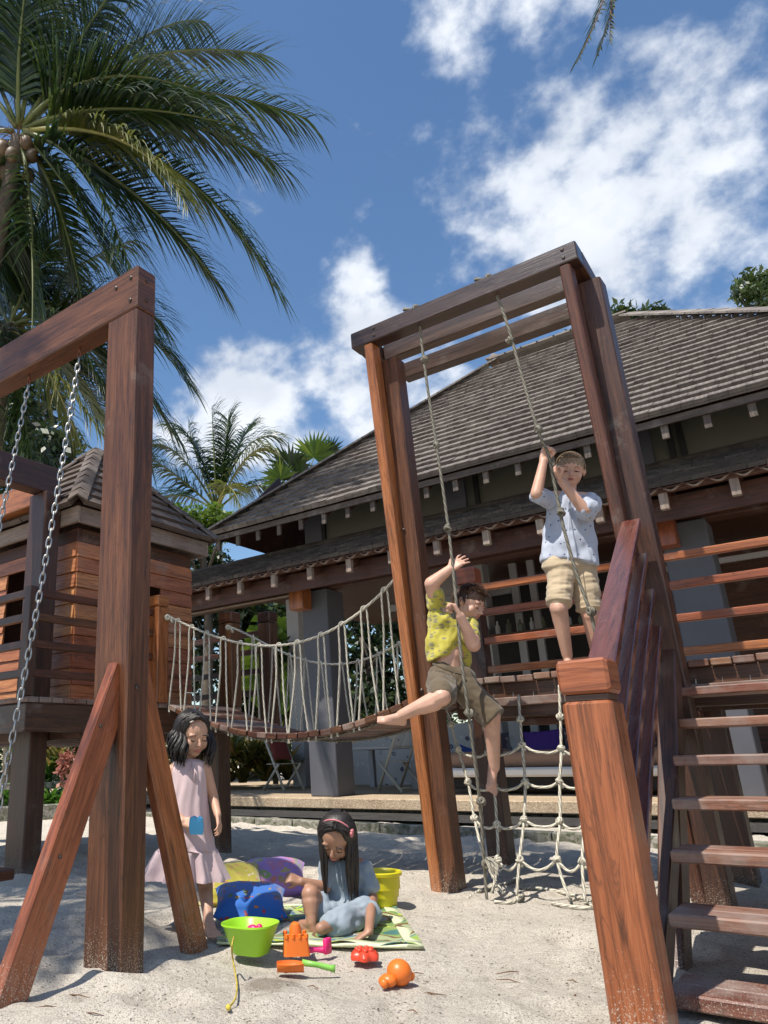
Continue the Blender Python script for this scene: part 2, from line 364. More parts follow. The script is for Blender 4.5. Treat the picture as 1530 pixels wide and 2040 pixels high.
# ------------------------------------------------------------------ ground
def ground_h(x, y):
    # uneven trampled sand: low mounds and dents, level round the feet of the timber
    v = Vector((x, y, 0)); h = mnoise.noise(v*.55)*.038+mnoise.noise(v*1.9+Vector((5, 1, 0)))*.017+mnoise.noise(v*5.1+Vector((2, 9, 0)))*.012+mnoise.noise(v*13)*.005
    return h-.006
def dents():
    r = random.Random(3); D = []
    for i in range(520):
        x = r.uniform(-7.5, 1.2); y = r.uniform(.8, 9.5); a = r.uniform(0, 6.3)
        D.append((x, y, math.cos(a), math.sin(a), r.uniform(.05, .1), r.uniform(.10, .2), r.uniform(.010, .034)))
    return D
def build_ground():
    def axis(lo, hi, f0, f1, fine, far):
        a = [f0]
        while a[-1] < f1: a.append(a[-1]+fine)
        st = fine; b = a[-1]
        while b < hi: st *= 1.35; b += st; a.append(b)
        st = fine; b = a[0]; pre = []
        while b > lo: st *= 1.35; b -= st; pre.append(b)
        return pre[::-1]+a
    xs = axis(-600, 600, -7.0, 1.0, .03, 0); ys = axis(-600, 600, .7, 8.6, .03, 0)
    nx, ny = len(xs), len(ys); XX, YY = np.meshgrid(xs, ys); Z = np.zeros_like(XX)
    for j in range(ny):
        for i in range(nx):
            if -14 < xs[i] < 6 and -6 < ys[j] < 16: Z[j, i] = ground_h(xs[i], ys[j])
    for (x, y, c, s, a, b, d) in dents():
        i0 = np.searchsorted(xs, x-.4); i1 = np.searchsorted(xs, x+.4); j0 = np.searchsorted(ys, y-.4); j1 = np.searchsorted(ys, y+.4)
        dx = XX[j0:j1, i0:i1]-x; dy = YY[j0:j1, i0:i1]-y
        u = (dx*c+dy*s)/b; v = (-dx*s+dy*c)/a; q = u*u+v*v
        Z[j0:j1, i0:i1] += -d*np.exp(-q*1.2)+d*.55*np.exp(-(np.sqrt(q)-1.5)**2*4)
    # foot of the dug patch of wet sand
    q = ((XX+1.98)/.11)**2+((YY-2.52)/.07)**2; Z += .022*np.exp(-q)*(1+.6*np.sin(XX*90)*np.cos(YY*77))
    vs = np.stack([XX, YY, Z], -1).reshape(-1, 3)
    idx = np.arange(nx*ny).reshape(ny, nx)
    fs = np.stack([idx[:-1, :-1], idx[:-1, 1:], idx[1:, 1:], idx[1:, :-1]], -1).reshape(-1, 4)
    me = bpy.data.meshes.new('sand_ground'); me.vertices.add(len(vs)); me.vertices.foreach_set('co', vs.ravel())
    me.loops.add(fs.size); me.loops.foreach_set('vertex_index', fs.ravel()); me.polygons.add(len(fs))
    me.polygons.foreach_set('loop_start', np.arange(0, fs.size, 4)); me.polygons.foreach_set('loop_total', np.full(len(fs), 4))
    me.update(); me.polygons.foreach_set('use_smooth', [True]*len(fs))
    m, nt, b = newmat('sand'); o = nt.nodes.new('ShaderNodeTexCoord').outputs['Object']
    n1 = tex(nt, 'ShaderNodeTexNoise', o, Scale=1.7, Detail=5, Roughness=.6); n2 = tex(nt, 'ShaderNodeTexNoise', o, Scale=170, Detail=4, Roughness=.75)
    n3 = tex(nt, 'ShaderNodeTexNoise', o, Scale=14, Detail=8, Roughness=.72); n5 = tex(nt, 'ShaderNodeTexNoise', o, Scale=55, Detail=5, Roughness=.8)
    base = ramp(nt, math_(nt, 'ADD', math_(nt, 'MULTIPLY', n1.outputs['Fac'], .4), math_(nt, 'MULTIPLY', n3.outputs['Fac'], .6)), [(.32, (.54, .485, .40)), (.5, (.76, .69, .585)), (.7, (.82, .755, .65))])
    gr = ramp(nt, n2.outputs['Fac'], [(.36, (.35, .32, .3)), (.49, (.95, .95, .95)), (.7, (1.08, 1.08, 1.07))])
    c = mixc(nt, 1., base, gr, 'MULTIPLY')
    vo = tex(nt, 'ShaderNodeTexVoronoi', mapping(nt, o, (1, 1, 1)), Scale=42, Randomness=1.); 
    sp = math_(nt, 'LESS_THAN', vo.outputs['Distance'], .17)
    sc = nt.nodes.new('ShaderNodeSeparateXYZ'); nt.links.new(vo.outputs['Color'], sc.inputs[0])
    spk = math_(nt, 'MULTIPLY', sp, math_(nt, 'GREATER_THAN', sc.outputs[0], .42))
    c = mixc(nt, math_(nt, 'MULTIPLY', spk, .75), c, (.10, .075, .05))
    # damp dug patch
    sp2 = nt.nodes.new('ShaderNodeVectorMath'); sp2.operation = 'DISTANCE'; nt.links.new(o, sp2.inputs[0]); sp2.inputs[1].default_value = (-1.98, 2.52, 0)
    wet = ramp(nt, math_(nt, 'ADD', sp2.outputs['Value'], math_(nt, 'MULTIPLY', n3.outputs['Fac'], .2)), [(.16, (1, 1, 1)), (.24, (0, 0, 0))])
    c = mixc(nt, math_(nt, 'MULTIPLY', wet, .6), c, (.20, .155, .11))
    nt.links.new(c, b.inputs['Base Color']); b.inputs['Roughness'].default_value = .95; b.inputs['Specular IOR Level'].default_value = .2
    h = math_(nt, 'ADD', math_(nt, 'MULTIPLY', n3.outputs['Fac'], .6), math_(nt, 'ADD', math_(nt, 'MULTIPLY', n2.outputs['Fac'], .12), math_(nt, 'MULTIPLY', n5.outputs['Fac'], .3)))
    bump(nt, b, h, 1., .05)
    me.materials.append(m)
    g = bpy.data.objects.new('sand_ground', me); COL.objects.link(g); g['kind'] = 'structure'; return g
build_ground()
def litter():
    r = random.Random(11); mb = MB()
    for i in range(9000):
        t = r.random()**1.5
        x = r.uniform(-6.5, .6); y = 1.1+t*7
        z = ground_h(x, y)+.004; L = r.uniform(.003, .011); w = L*r.uniform(.25, .7); a = r.uniform(0, 6.3); c, s = math.cos(a), math.sin(a)
        mb.add([(x-c*L, y-s*L, z), (x+s*w*.5, y-c*w*.5, z+r.uniform(.001, .004)), (x+c*L, y+s*L, z+.001), (x-s*w*.5, y+c*w*.5, z+.003)], [(0, 1, 2, 3)])
    obj('leaf_litter', mb, plain('litter_dark', (.07, .045, .03), .9, .5, 9, 0), label='small dark leaf crumbs strewn over the pale sand', kind='stuff', cat='leaf litter')
litter()
# ------------------------------------------------------------------ swing frame
t = thing('swing_frame', 'tall dark teak swing frame with thick square post and splayed braces, nearest left', 'swing frame', (-2.7, 2.37, 0))
def part(name, mat, parent, fn, **k):
    mb = MB(); fn(mb); return obj(name, mb, mat, parent, **k)
part('post', WD, t, lambda m: m.box(-2.82, -2.59, 2.30, 2.44, -.12, 3.088, .008))
part('post', WD2, t, lambda m: m.box(-5.53, -5.29, 3.70, 3.87, -.12, 3.098, .008))
part('post', WD2, t, lambda m: m.box(-5.55, -5.31, 2.31, 2.46, -.12, 3.085, .008))
part('crossbeam', WD, t, lambda m: m.box(-5.55, -2.59, 2.30, 2.44, 3.092, 3.355, .008))
part('crossbeam', WD2, t, lambda m: m.box(-5.49, -5.34, 2.445, 3.87, 3.10, 3.36, .008))
part('crossbeam', SID, t, lambda m: m.box(-8.6, -5.495, 3.72, 3.86, 3.02, 3.25, .008))
part('brace', SID, t, lambda m: m.beam((-2.67, 1.80, -.12), (-2.67, 2.345, 1.21), .06, .135, (0, -1, .4), .007))
part('brace', SID, t, lambda m: m.beam((-2.64, 2.825, -.12), (-2.665, 2.42, 1.22), .06, .125, (0, 1, .4), .007))
def bolt(parent, p, nrm, r=.011):
    p = Vector(p); nrm = Vector(nrm); m = MB(); m.tube([p-nrm*.004, p+nrm*.004, p+nrm*.007], [r, r, r*.6], 8); obj('bolt', m, CHD, parent)
CHD = plain('metal_dull', (.10, .085, .075), .5, .3, 40, .2, .001, .9)
for p in ((-2.70, 2.298, 1.05), (-2.64, 2.298, 3.15), (-2.76, 2.298, 3.28), (-2.64, 2.298, 3.29)): bolt(t, p, (0, -1, 0))
for p in ((-2.589, 2.37, 3.16), (-2.589, 2.37, 3.28), (-2.589, 2.36, 1.12)): bolt(t, p, (1, 0, 0))
for p in ((-2.639, 2.20, .95), (-2.639, 2.02, .45)): bolt(t, p, (1, 0, 0), .008)
# ------------------------------------------------------------------ chain swing
CH = plain('metal_chain', (.42, .41, .39), .38, .25, 60, .1, .001, 1.)
RUST = plain('metal_rust', (.16, .055, .03), .7, .4, 50, .3, .002, .4)
sw = thing('chain_swing', 'plank swing hung on two long steel chains at left edge', 'swing', (-3.4, 2.05, .33))
lk = MB(); pts = []
for i in range(12):
    a = 2*math.pi*i/12; pts.append((.0125*math.cos(a)*1.0, 0, .021*math.sin(a)+(.010 if math.sin(a) > 0 else -.010)*(abs(math.sin(a))**.3)))
lk.tube(pts, .0052, 6, closed=True); LINK = lk.mesh('chain_link', CH, True)
def chain(p0, p1, sag=.02):
    p0 = Vector(p0); p1 = Vector(p1); L = (p1-p0).length; n = int(L/.0485); d = (p1-p0).normalized()
    for i in range(n):
        t_ = (i+.5)/n; p = p0.lerp(p1, t_)+Vector((0, 1, 0))*sag*math.sin(math.pi*t_)
        tw = Matrix.Rotation((math.pi/2 if i % 2 else 0)+.45+random.uniform(-.14, .14), 4, 'Z')
        place('chain_link', LINK, Matrix.Translation(p) @ d.to_track_quat('Z', 'Y').to_matrix().to_4x4() @ tw, sw)
c1 = PX(140, 690, -3.15); c2 = PX(40, 750, -3.64)
s1 = Vector((-3.19, 2.05, .37)); s2 = Vector((-3.72, 2.03, .37))
chain((c1.x, 2.37, 3.03), s1); chain((c2.x, 2.37, 3.03), s2)
for c in (c1, c2):
    mb = MB(); mb.tube([(c.x+.014*math.cos(a), 2.37, 3.05+.02*math.sin(a)) for a in [k*.52 for k in range(12)]], .006, 6, closed=True)
    mb.tube([(c.x, 2.37, 3.065), (c.x, 2.37, 3.095)], .007, 6); obj('hook', mb, RUST, sw, True)
part('seat', WD2, sw, lambda m: m.beam((-3.78, 2.04, .34), (-3.13, 2.06, .34), .2, .045, (0, 0, 1), .006))
RED = plain('plastic_red', (.45, .03, .015), .35, .05, 8, 0)
rb = MB(); rb.loft([[(-3.42+r*math.cos(a), 2.05+r*math.sin(a), z) for a in [k*math.pi/10 for k in range(20)]] for z, r in ((.366, .075), (.375, .08), (.53, .105), (.535, .112), (.55, .112), (.55, .10), (.39, .07))])
o_ = obj('toy_bucket', rb, RED, auto=40, origin=(-3.42, 2.05, .366), label='red toy bucket standing on the swing seat at left edge', cat='toy bucket')
# ------------------------------------------------------------------ climbing tower
tw = thing('climbing_tower', 'raised teak climbing platform with tall leaning gantry and slatted back railing', 'climbing frame', (-1.6, 5.3, 0))
YB = 4.40
part('crossbeam', WDG, tw, lambda m: m.box(-2.52, -.856, YB, YB+.13, 3.73, 3.862, .007))
part('crossbeam', WDG, tw, lambda m: m.box(-2.41, -.97, 4.70, 4.80, 3.72, 3.85, .007))
part('crossbeam', WDG, tw, lambda m: m.box(-2.38, -.99, 4.93, 5.03, 3.64, 3.775, .007))
def leg(x0, x1, yf, yt, z1, d):
    return lambda m: m.beam(((x0+x1)/2, yf+d/2, -.15), ((x0+x1)/2, yt+d/2, z1), x1-x0, d, (0, 1, 0), .008)
part('strut', SID, tw, leg(-2.414, -2.342, 4.695, 4.40, 3.726, .12))
part('leg', WD, tw, leg(-2.408, -2.24, 4.70, 4.555, 3.64, .145))
part('strut', WD, tw, leg(-.978, -.912, 4.785, 4.40, 3.726, .12))  # right strut and leg in darker wood: tree shade put into the colour
part('leg', WD2, tw, leg(-.970, -.792, 4.79, 4.60, 3.68, .15))
for x in (-2.465, -.91):
    part('side_beam', WD2, tw, lambda m: m.beam((x, YB+.13, 3.80), (x, 5.06, 3.735), .11, .12, (0, 0, 1), .006))
part('post', WD2, tw, lambda m: m.box(-2.47, -2.31, 5.73, 5.88, -.15, 2.09, .008))
part('post', SID, tw, lambda m: m.box(-2.47, -2.31, 5.73, 5.88, 2.10, 2.24, .012))
part('post', WD2, tw, lambda m: m.box(-.95, -.80, 5.80, 5.95, -.15, 1.18, .008))
part('post', WD2, tw, lambda m: m.box(.85, 1.0, 5.73, 5.88, -.15, 2.2, .008))
part('post', WD2, tw, lambda m: m.box(.85, 1.0, 5.10, 5.25, -.15, 1.2, .008))
for z in (2.045, 1.845, 1.617, 1.395):
    part('railing_board', SID, tw, lambda m: m.box(-2.31, 1.3, 5.755, 5.805, z-.012, z+.043, .006))
n = 29
for i in range(n):
    x = -2.29+i*.113; q = random.uniform(-.004, .004)
    part('deck_plank', DKP, tw, lambda m: m.box(x+.004, x+.109, 5.055+random.uniform(-.006, .006), 5.93, 1.245+q, 1.285+q, .004))
part('deck_beam', WD2, tw, lambda m: m.box(-2.30, 1.0, 5.10, 5.16, 1.02, 1.243, .006))
part('deck_beam', WD2, tw, lambda m: m.box(-2.30, 1.0, 5.78, 5.84, 1.02, 1.243, .006))
part('ledger', DKP, tw, lambda m: m.box(-2.26, .98, 5.055, 5.097, 1.09, 1.145, .005))
part('ledger', BLD, tw, lambda m: m.beam((-1.9, 5.2, .99), (-.9, 5.7, .99), .05, .05))
for x in np.arange(-2.15, .9, .135):
    part('nail', CH, tw, lambda m: m.tube([(x, 5.075, 1.146), (x+.003, 5.074, 1.175)], [.003, .001], 4))
for x in (-2.32, -.94):
    bolt(tw, (x, 4.399, 3.83), (0, -1, 0)); bolt(tw, (x, 4.399, 3.77), (0, -1, 0))
for z in (1.2, 2.3): bolt(tw, (-2.325, 4.70-.145*z/3.64-.012, z), (0, -1, 0))
# staircase
st = thing('wooden_staircase', 'open teak staircase climbing to the platform beside stout newel post', 'staircase', (-.74, 2.8, 0))
part('newel', SID, st, lambda m: m.box(-.823, -.663, 2.65, 2.79, -.15, .952, .010))
part('newel_neck', WD2, st, lambda m: m.box(-.812, -.674, 2.662, 2.778, .952, .975, .003))
part('newel_cap', SID, st, lambda m: m.box(-.825, -.661, 2.648, 2.792, .975, 1.088, .010))
part('newel', WD2, st, lambda m: m.box(.98, 1.14, 2.65, 2.79, -.15, 1.088, .010))
for k in range(7):
    z = .075+.172*k; y = 2.895+.298*k if k < 5 else 2.895+.298*4+.3*(k-4)
    for j, (a, b_) in enumerate(((0, .125), (.131, .256))):
        part('tread', WDS, st, lambda m: m.box(-.715-.022*k, .975, y+a, y+b_, z-.045, z, .006))
part('stringer', WD2, st, lambda m: m.beam((-.755, 2.80, -.11), (-.87, 5.06, 1.14), .04, .12, (0, 0, 1), .006))
part('stringer', WD2, st, lambda m: m.beam((1.01, 2.80, -.09), (1.01, 5.06, 1.16), .05, .18, (0, 0, 1), .006))
part('brace', WD2, st, lambda m: m.beam((-.815, 3.42, -.1), (-.86, 4.88, 1.40), .09, .12, (0, -1, 0), .006))
for k in range(4):
    z0 = 1.00-.2*k; z1 = 2.03-.205*k
    def rail(m, z0=z0, z1=z1):
        n = 6; prev = None
        for i in range(n+1):
            f = i/n; p = Vector((-.735-.145*f-.012*math.sin(math.pi*f), 2.79+1.79*f, z0+(z1-z0)*f-.02*math.sin(math.pi*f)))
            r = .05; cs = []
            for a, b_ in ((-.048, -.018), (.048, -.018), (.05, -.014), (.05, .016), (.046, .02), (-.046, .02), (-.05, .016), (-.05, -.014)): cs.append(p+Vector((a, -b_*.49, b_*.87)))
            if prev is None: rings = []
            rings.append(cs); prev = p
        b0 = m.n; m.loft(rings)
        uvs = []
        for fi in range(len(m.f)-(n*8+2), len(m.f)):
            m.uv[fi] = [(m.v[j][1]+k*3, m.v[j][0]) for j in m.f[fi]]
    part('handrail', WRH, st, rail)
    part('handrail', WD2, st, lambda m: m.beam((1.06, 2.79, z0), (1.06, 5.1, z1+.15), .09, .04, (0, 0, 1), .006))
# ------------------------------------------------------------------ left deck + playhouse
ph = thing('playhouse', 'small raised teak playhouse with lapped siding and shingled pyramid roof', 'playhouse', (-5.9, 4.7, 0))
# deck
part('deck_beam', WD2, ph, lambda m: m.box(-4.93, -4.87, 3.35, 5.75, 1.03, 1.232, .006))
part('deck_beam', WD2, ph, lambda m: m.box(-7.6, -4.93, 3.36, 3.42, 1.03, 1.232, .006))
for y in np.arange(3.9, 5.8, .42): part('joist', BLD, ph, lambda m: m.box(-7.5, -4.94, y, y+.05, .98, 1.2, .005))
for i in range(22):
    y = 3.35+i*.112; part('deck_plank', DKP, ph, lambda m: m.box(-7.6, -4.86+random.uniform(-.006, .006), y+.004, y+.108, 1.24, 1.28, .004))
for x, y in ((-5.02, 5.62), (-9.3, 3.5)): part('post', WD2, ph, lambda m: m.box(x-.10, x+.10, y-.09, y+.09, -.12, 1.235, .008))
part('post', BLD, ph, lambda m: m.box(-6.35, -6.22, 5.3, 5.42, -.12, .98, .008))
part('newel', SID, ph, lambda m: m.box(-4.99, -4.85, 4.66, 4.80, 1.284, 2.13, .008)); part('newel_cap', SID, ph, lambda m: m.box(-4.992, -4.848, 4.658, 4.802, 2.137, 2.235, .010))
part('newel', WD, ph, lambda m: m.box(-4.98, -4.81, 5.62, 5.77, 1.284, 2.09, .008)); part('newel_cap', WD, ph, lambda m: m.box(-4.982, -4.808, 5.618, 5.772, 2.097, 2.205, .010))
part('newel', WD2, ph, lambda m: m.box(-4.98, -4.82, 6.25, 6.40, 1.0, 2.17, .008)); part('newel_cap', WD2, ph, lambda m: m.box(-4.982, -4.818, 6.248, 6.402, 2.177, 2.29, .010))
for z in (2.07, 1.88, 1.67, 1.45):
    part('railing_board', WD, ph, lambda m: m.box(-4.955, -4.905, 3.36, 4.66, z-.02, z+.04, .006))
    part('railing_board', WD2, ph, lambda m: m.box(-7.6, -4.96, 3.37, 3.42, z-.02, z+.04, .006))
    part('railing_board', WD2, ph, lambda m: m.box(-7.0, -4.98, 6.30, 6.34, z-.02, z+.04, .006))
part('post', WD2, ph, lambda m: m.box(-4.97, -4.89, 3.34, 3.42, 1.284, 2.12, .006))
# walls of lapped boards; windows left open
HX0, HX1, HY0, HY1 = -6.61, -5.2, 4.0, 5.45
part('inner_wall', BLD, ph, lambda m: m.box(HX0+.03, HX1-.03, HY1-.06, HY1-.03, 1.29, 2.75, .003))
part('inner_wall', BLD, ph, lambda m: m.box(HX0+.03, HX0+.06, HY0+.03, HY1-.07, 1.29, 2.75, .003))
bh = .1385
def lap(m, p0, p1, z, outw):
    p0 = Vector(p0); p1 = Vector(p1); o = Vector(outw); ax = (p1-p0).normalized()
    c = [(-.006, 0), (.020, 0), (.020, .006), (.006, bh-.004), (-.006, bh-.004)]
    m.loft([[p+o*a+Vector((0, 0, z+b_)) for a, b_ in c] for p in (p0, p1)])
    k = len(m.f)
    for fi in range(k-7, k): m.uv[fi] = [((Vector(m.v[j])-p0).dot(ax)+z*7, m.v[j][2]+z*3) for j in m.f[fi]]
for i in range(10):
    z = 1.29+i*bh; win = 4 <= i <= 8
    segs = [(HX0-.0, HX1)] if not win else [(HX0, -6.24), (-5.90, HX1)]
    for a, b_ in segs: part('siding_board', HSD, ph, lambda m: lap(m, (a, HY0, 0), (b_, HY0, 0), z, (0, -1, 0)))
    segs = [(HY0-.0, HY1)] if not (4 <= i <= 7) else [(HY0, 4.72), (5.02, HY1)]
    for a, b_ in segs: part('siding_board', HSD, ph, lambda m: lap(m, (HX1, b_, 0), (HX1, a, 0), z, (1, 0, 0)))
part('wall_plate', BLD, ph, lambda m: m.box(HX0, HX1, HY0-.001, HY0+.05, 1.29+10*bh, 2.80)); part('wall_plate', BLD, ph, lambda m: m.box(HX1-.05, HX1+.001, HY0+.052, HY1, 1.29+10*bh, 2.80))
# roof
RX0, RX1, RY0, RY1, RZ = -6.75, -5.06, 3.88, 5.57, 2.80; APX = Vector((-5.905, 4.725, 3.93))
for a, b_, c, d in ((RX0, RX1, RY0, RY0+.035), (RX0, RX1, RY1-.035, RY1)): part('fascia_board', RAF, ph, lambda m: m.box(a, b_, c, d, RZ, RZ+.15, .005))
for a, b_ in ((RX0, RX0+.035), (RX1-.035, RX1)): part('fascia_board', RAF, ph, lambda m: m.box(a, b_, RY0+.037, RY1-.037, RZ, RZ+.15, .005))
SHP = wood('shingle_brown', (.045, .031, .025), (.10, .072, .058), (.165, .125, .103), .8, 0, .3)
def shingle_mesh(name, w, l, th, mat):
    mb = MB(); mb.add([(-w/2, 0, 0), (w/2, 0, 0), (w/2, 0, th), (-w/2, 0, th), (-w/2, l, .0), (w/2, l, .0), (w/2, l, th*.3), (-w/2, l, th*.3)],
      [(3, 2, 6, 7), (0, 1, 2, 3), (1, 5, 6, 2), (4, 0, 3, 7), (5, 4, 7, 6), (4, 5, 1, 0)], [[(0, .1), (0, 0), (l, 0), (l, .1)]]+[[(0, 0), (.02, 0), (.02, .02), (0, .02)]]*5)
    return mb.mesh(name, mat)
def pyramid_side(e0, e1, apex, rows, sw_, th, mat, parent, name='shingle', over=.03):
    e0 = Vector(e0); e1 = Vector(e1); mid = (e0+e1)/2; up = (apex-mid); L = up.length; up.normalize(); ax = (e1-e0).normalized(); nrm = ax.cross(up).normalized(); W_ = (e1-e0).length
    mb = MB(); mb.add([e0-nrm*.012, e1-nrm*.012, apex-nrm*.012], [(0, 1, 2)]); obj('roof_sheathing', mb, BLD, parent)
    ex = L/rows; meshes = [shingle_mesh(name, sw_*f, ex*1.35, th*2.2, mat) for f in (.9, 1., .8)]
    for r in range(rows):
        t0 = (r)/rows; half = W_/2*(1-(r+.45)/rows); nn = max(1, int(round(2*half/sw_))); 
        for i in range(nn):
            xx = -half+(i+.5)*2*half/nn+random.uniform(-.004, .004)
            o = mid+ax*xx+up*(r*ex-over+random.uniform(-.008, .008))+nrm*(-.008+random.uniform(0, .004))
            tilt = up; n2 = ax.cross(tilt)
            M4 = frame4(o+nrm*.012, ax, tilt, n2) @ Matrix.Diagonal((2*half/nn/sw_*.985, 1, 1, 1))
            place(name, random.choice(meshes) if 0 else meshes[1], M4, parent)
zt = RZ+.16
cs = [Vector((RX0-.03, RY0-.03, zt)), Vector((RX1+.03, RY0-.03, zt)), Vector((RX1+.03, RY1+.03, zt)), Vector((RX0-.03, RY1+.03, zt))]
for i in range(4): pyramid_side(cs[i], cs[(i+1) % 4], APX, 8, .19, .022, SHP, ph)
for i in range(4):
    c = cs[i]; d = (APX-c); L = d.length; d.normalize(); out = Vector((c.x-APX.x, c.y-APX.y, 0)).normalized(); nr = (out*.75+Vector((0, 0, .66))).normalized(); sd = d.cross(nr).normalized(); nr = sd.cross(d)
    for k in range(8):
        o = c+d*(k*L/8-.02)+nr*(.028)
        def hip(m, o=o, d=d, nr=nr, sd=sd):
            for sgn in (-1, 1):
                a = sd*sgn; q = nr*.045
                P = [o+q, o+a*.085-nr*.012, o+a*.085-nr*.012+d*(L/8*1.25), o+q+d*(L/8*1.25)-nr*.018]; T = nr*.016
                m.add([p for p in P]+[p+T for p in P], [(4, 5, 6, 7), (0, 1, 5, 4), (1, 2, 6, 5), (0, 4, 7, 3), (2, 3, 7, 6), (3, 2, 1, 0)] if sgn > 0 else [(7, 6, 5, 4), (4, 5, 1, 0), (5, 6, 2, 1), (3, 7, 4, 0), (6, 7, 3, 2), (0, 1, 2, 3)])
        part('hip_shingle', SHP, ph, hip)
# ------------------------------------------------------------------ rope bridge
br = thing('rope_bridge', 'sagging plank footbridge with pale looped rope sides', 'rope bridge', (-3.5, 5.2, 1.))
def interp(tab, x):
    xs, zs = zip(*tab); return float(np.interp(x, xs, zs))
def smooth_tab(tab, deg=4):
    x = np.array([a for a, _ in tab]); z = np.array([b for _, b in tab]); return np.polyfit(x, z, deg)
dk = smooth_tab([(-4.86, 1.27), (-4.74, 1.235), (-4.09, 1.015), (-3.75, .972), (-3.37, .962), (-3.02, .99), (-2.68, 1.075), (-2.4, 1.175), (-2.2, 1.25)])
hn = smooth_tab([(-4.86, 2.06), (-4.44, 1.866), (-4.04, 1.721), (-3.573, 1.649), (-3.187, 1.683), (-2.82, 1.813), (-2.596, 1.959), (-2.42, 2.09)])
hf = smooth_tab([(-4.8, 2.03), (-4.66, 2.0), (-4.35, 1.81), (-3.95, 1.641), (-3.53, 1.556), (-3.13, 1.613), (-2.88, 1.689), (-2.45, 1.9)])
DZ = lambda x: float(np.polyval(dk, x)); HN = lambda x: float(np.polyval(hn, x)); HF = lambda x: float(np.polyval(hf, x))
YN, YF = 4.74, 5.60
n = 26; xs_ = np.linspace(-4.80, -2.24, n+1)
for i in range(n):
    x = (xs_[i]+xs_[i+1])/2; sl_ = (DZ(x+.02)-DZ(x-.02))/.04; a = Vector((1, 0, sl_)).normalized(); up = Vector((-a.z, 0, a.x)); c = Vector((x, 0, DZ(x)+random.uniform(-.003, .003)))
    w = (xs_[i+1]-xs_[i])*.93
    part('plank', DKP if random.random() < .4 else WD, br, lambda m: m.beam(c+Vector((0, YN+random.uniform(-.008, .008), 0)), c+Vector((0, YF, 0)), w, .042, up, .005))
for y in (YN+.09, YF-.09):
    part('under_rope', ROPED, br, lambda m: m.tube([(x, y, DZ(x)-.034) for x in np.linspace(-4.9, -2.2, 30)], .011, 6), smooth=True)
def knot(m, c, r=.026, s=0):
    c = Vector(c); R_ = random.Random(s)
    for k in range(3):
        ax = Vector((R_.uniform(-1, 1), R_.uniform(-1, 1), R_.uniform(-1, 1))).normalized(); a = ax.orthogonal().normalized(); b_ = ax.cross(a)
        m.tube([c+ax*.35*r*(k-1)+(a*math.cos(q)+b_*math.sin(q))*r*.62 for q in [j*.7 for j in range(9)]], r*.42, 6, closed=True)
def handrail(fn, y, x0, x1, nm='hand_rope'):
    def f(m):
        m.tube([(x, y, fn(x)) for x in np.linspace(x0, x1, 34)], .0105, 7); knot(m, (x0+.03, y-.02, fn(x0+.05)), .03, 1); knot(m, (x0+.06, y, fn(x0+.06)-.03), .024, 4)
    part(nm, ROPE, br, f, smooth=True)
handrail(HN, 4.78, -4.86, -2.36); handrail(HF, 5.57, -4.82, -2.35)
part('hand_rope', ROPE, br, lambda m: m.tube([(-4.87, 4.765, 1.97), (-4.86, 4.75, 1.90), (-4.875, 4.74, 1.96)], .009, 6), smooth=True)
near_px = [354, 382, 412, 445, 479, 516, 556, 593, 641, 684, 731, 776]; far_px = [505, 545, 577, 608, 638, 679, 713, 754, 797]
def loops(pxs, fn, y, ye, s):
    for i, p in enumerate(pxs):
        x = PY(p, 1300, y).x if s > 0 else PY(p, 1320, y).x
        z = fn(x); a = random.uniform(.055, .085); xa, xb = x-a-.02, x+a*.9
        def f(m):
            e = ye
            L_ = [Vector((xa, e, DZ(xa)-.05)), Vector((xa, e, DZ(xa)+.03)), Vector((x-.030, (y+e)/2, (z+DZ(x))/2+.1)), Vector((x-.020, y-.012*s, z-.03)), Vector((x, y, z+.018)), Vector((x+.020, y+.008*s, z-.03)), Vector((x+.034, (y+e)/2, (z+DZ(x))/2)), Vector((xb, e, DZ(xb)+.03)), Vector((xb, e, DZ(xb)-.05))]
            P_ = []
            for k in range(len(L_)-1):
                for q in range(4):
                    p0 = L_[max(k-1, 0)]; p1 = L_[k]; p2 = L_[k+1]; p3 = L_[min(k+2, len(L_)-1)]; u = q/4
                    P_.append(.5*((2*p1)+(-p0+p2)*u+(2*p0-5*p1+4*p2-p3)*u*u+(-p0+3*p1-3*p2+p3)*u**3))
            P_.append(L_[-1]); m.tube(P_, .0078, 6)
            m.ell((xa, e, DZ(xa)-.045), .0095, 6, 4); m.ell((xb, e, DZ(xb)-.045), .0095, 6, 4)
        part('side_rope', ROPE, br, f, smooth=True)
loops(near_px, HN, 4.78, 4.765, 1); loops(far_px, HF, 5.57, 5.575, -1)
# ------------------------------------------------------------------ climbing ropes and net
def cr(pts, per=8):
    P_ = [Vector(p) for p in pts]; out = []
    for k in range(len(P_)-1):
        p0 = P_[max(k-1, 0)]; p1 = P_[k]; p2 = P_[k+1]; p3 = P_[min(k+2, len(P_)-1)]
        for q in range(per):
            u = q/per; out.append(.5*((2*p1)+(-p0+p2)*u+(2*p0-5*p1+4*p2-p3)*u*u+(-p0+3*p1-3*p2+p3)*u**3))
    out.append(P_[-1]); return out
YR = YB+.065
def rope_thing(name, label, pxs, knots, loc):
    r = thing(name, label, 'rope', loc, 'knotted climbing ropes')
    P_ = [PY(x, y, yy) for x, y, yy in pxs]
    part('cord', ROPED, r, lambda m: m.tube(cr(P_), .0100, 8), smooth=True)
    for i, (x, y, yy) in enumerate(knots):
        part('knot', ROPED, r, lambda m: knot(m, PY(x, y, yy), .028, i+3), smooth=True)
    return r
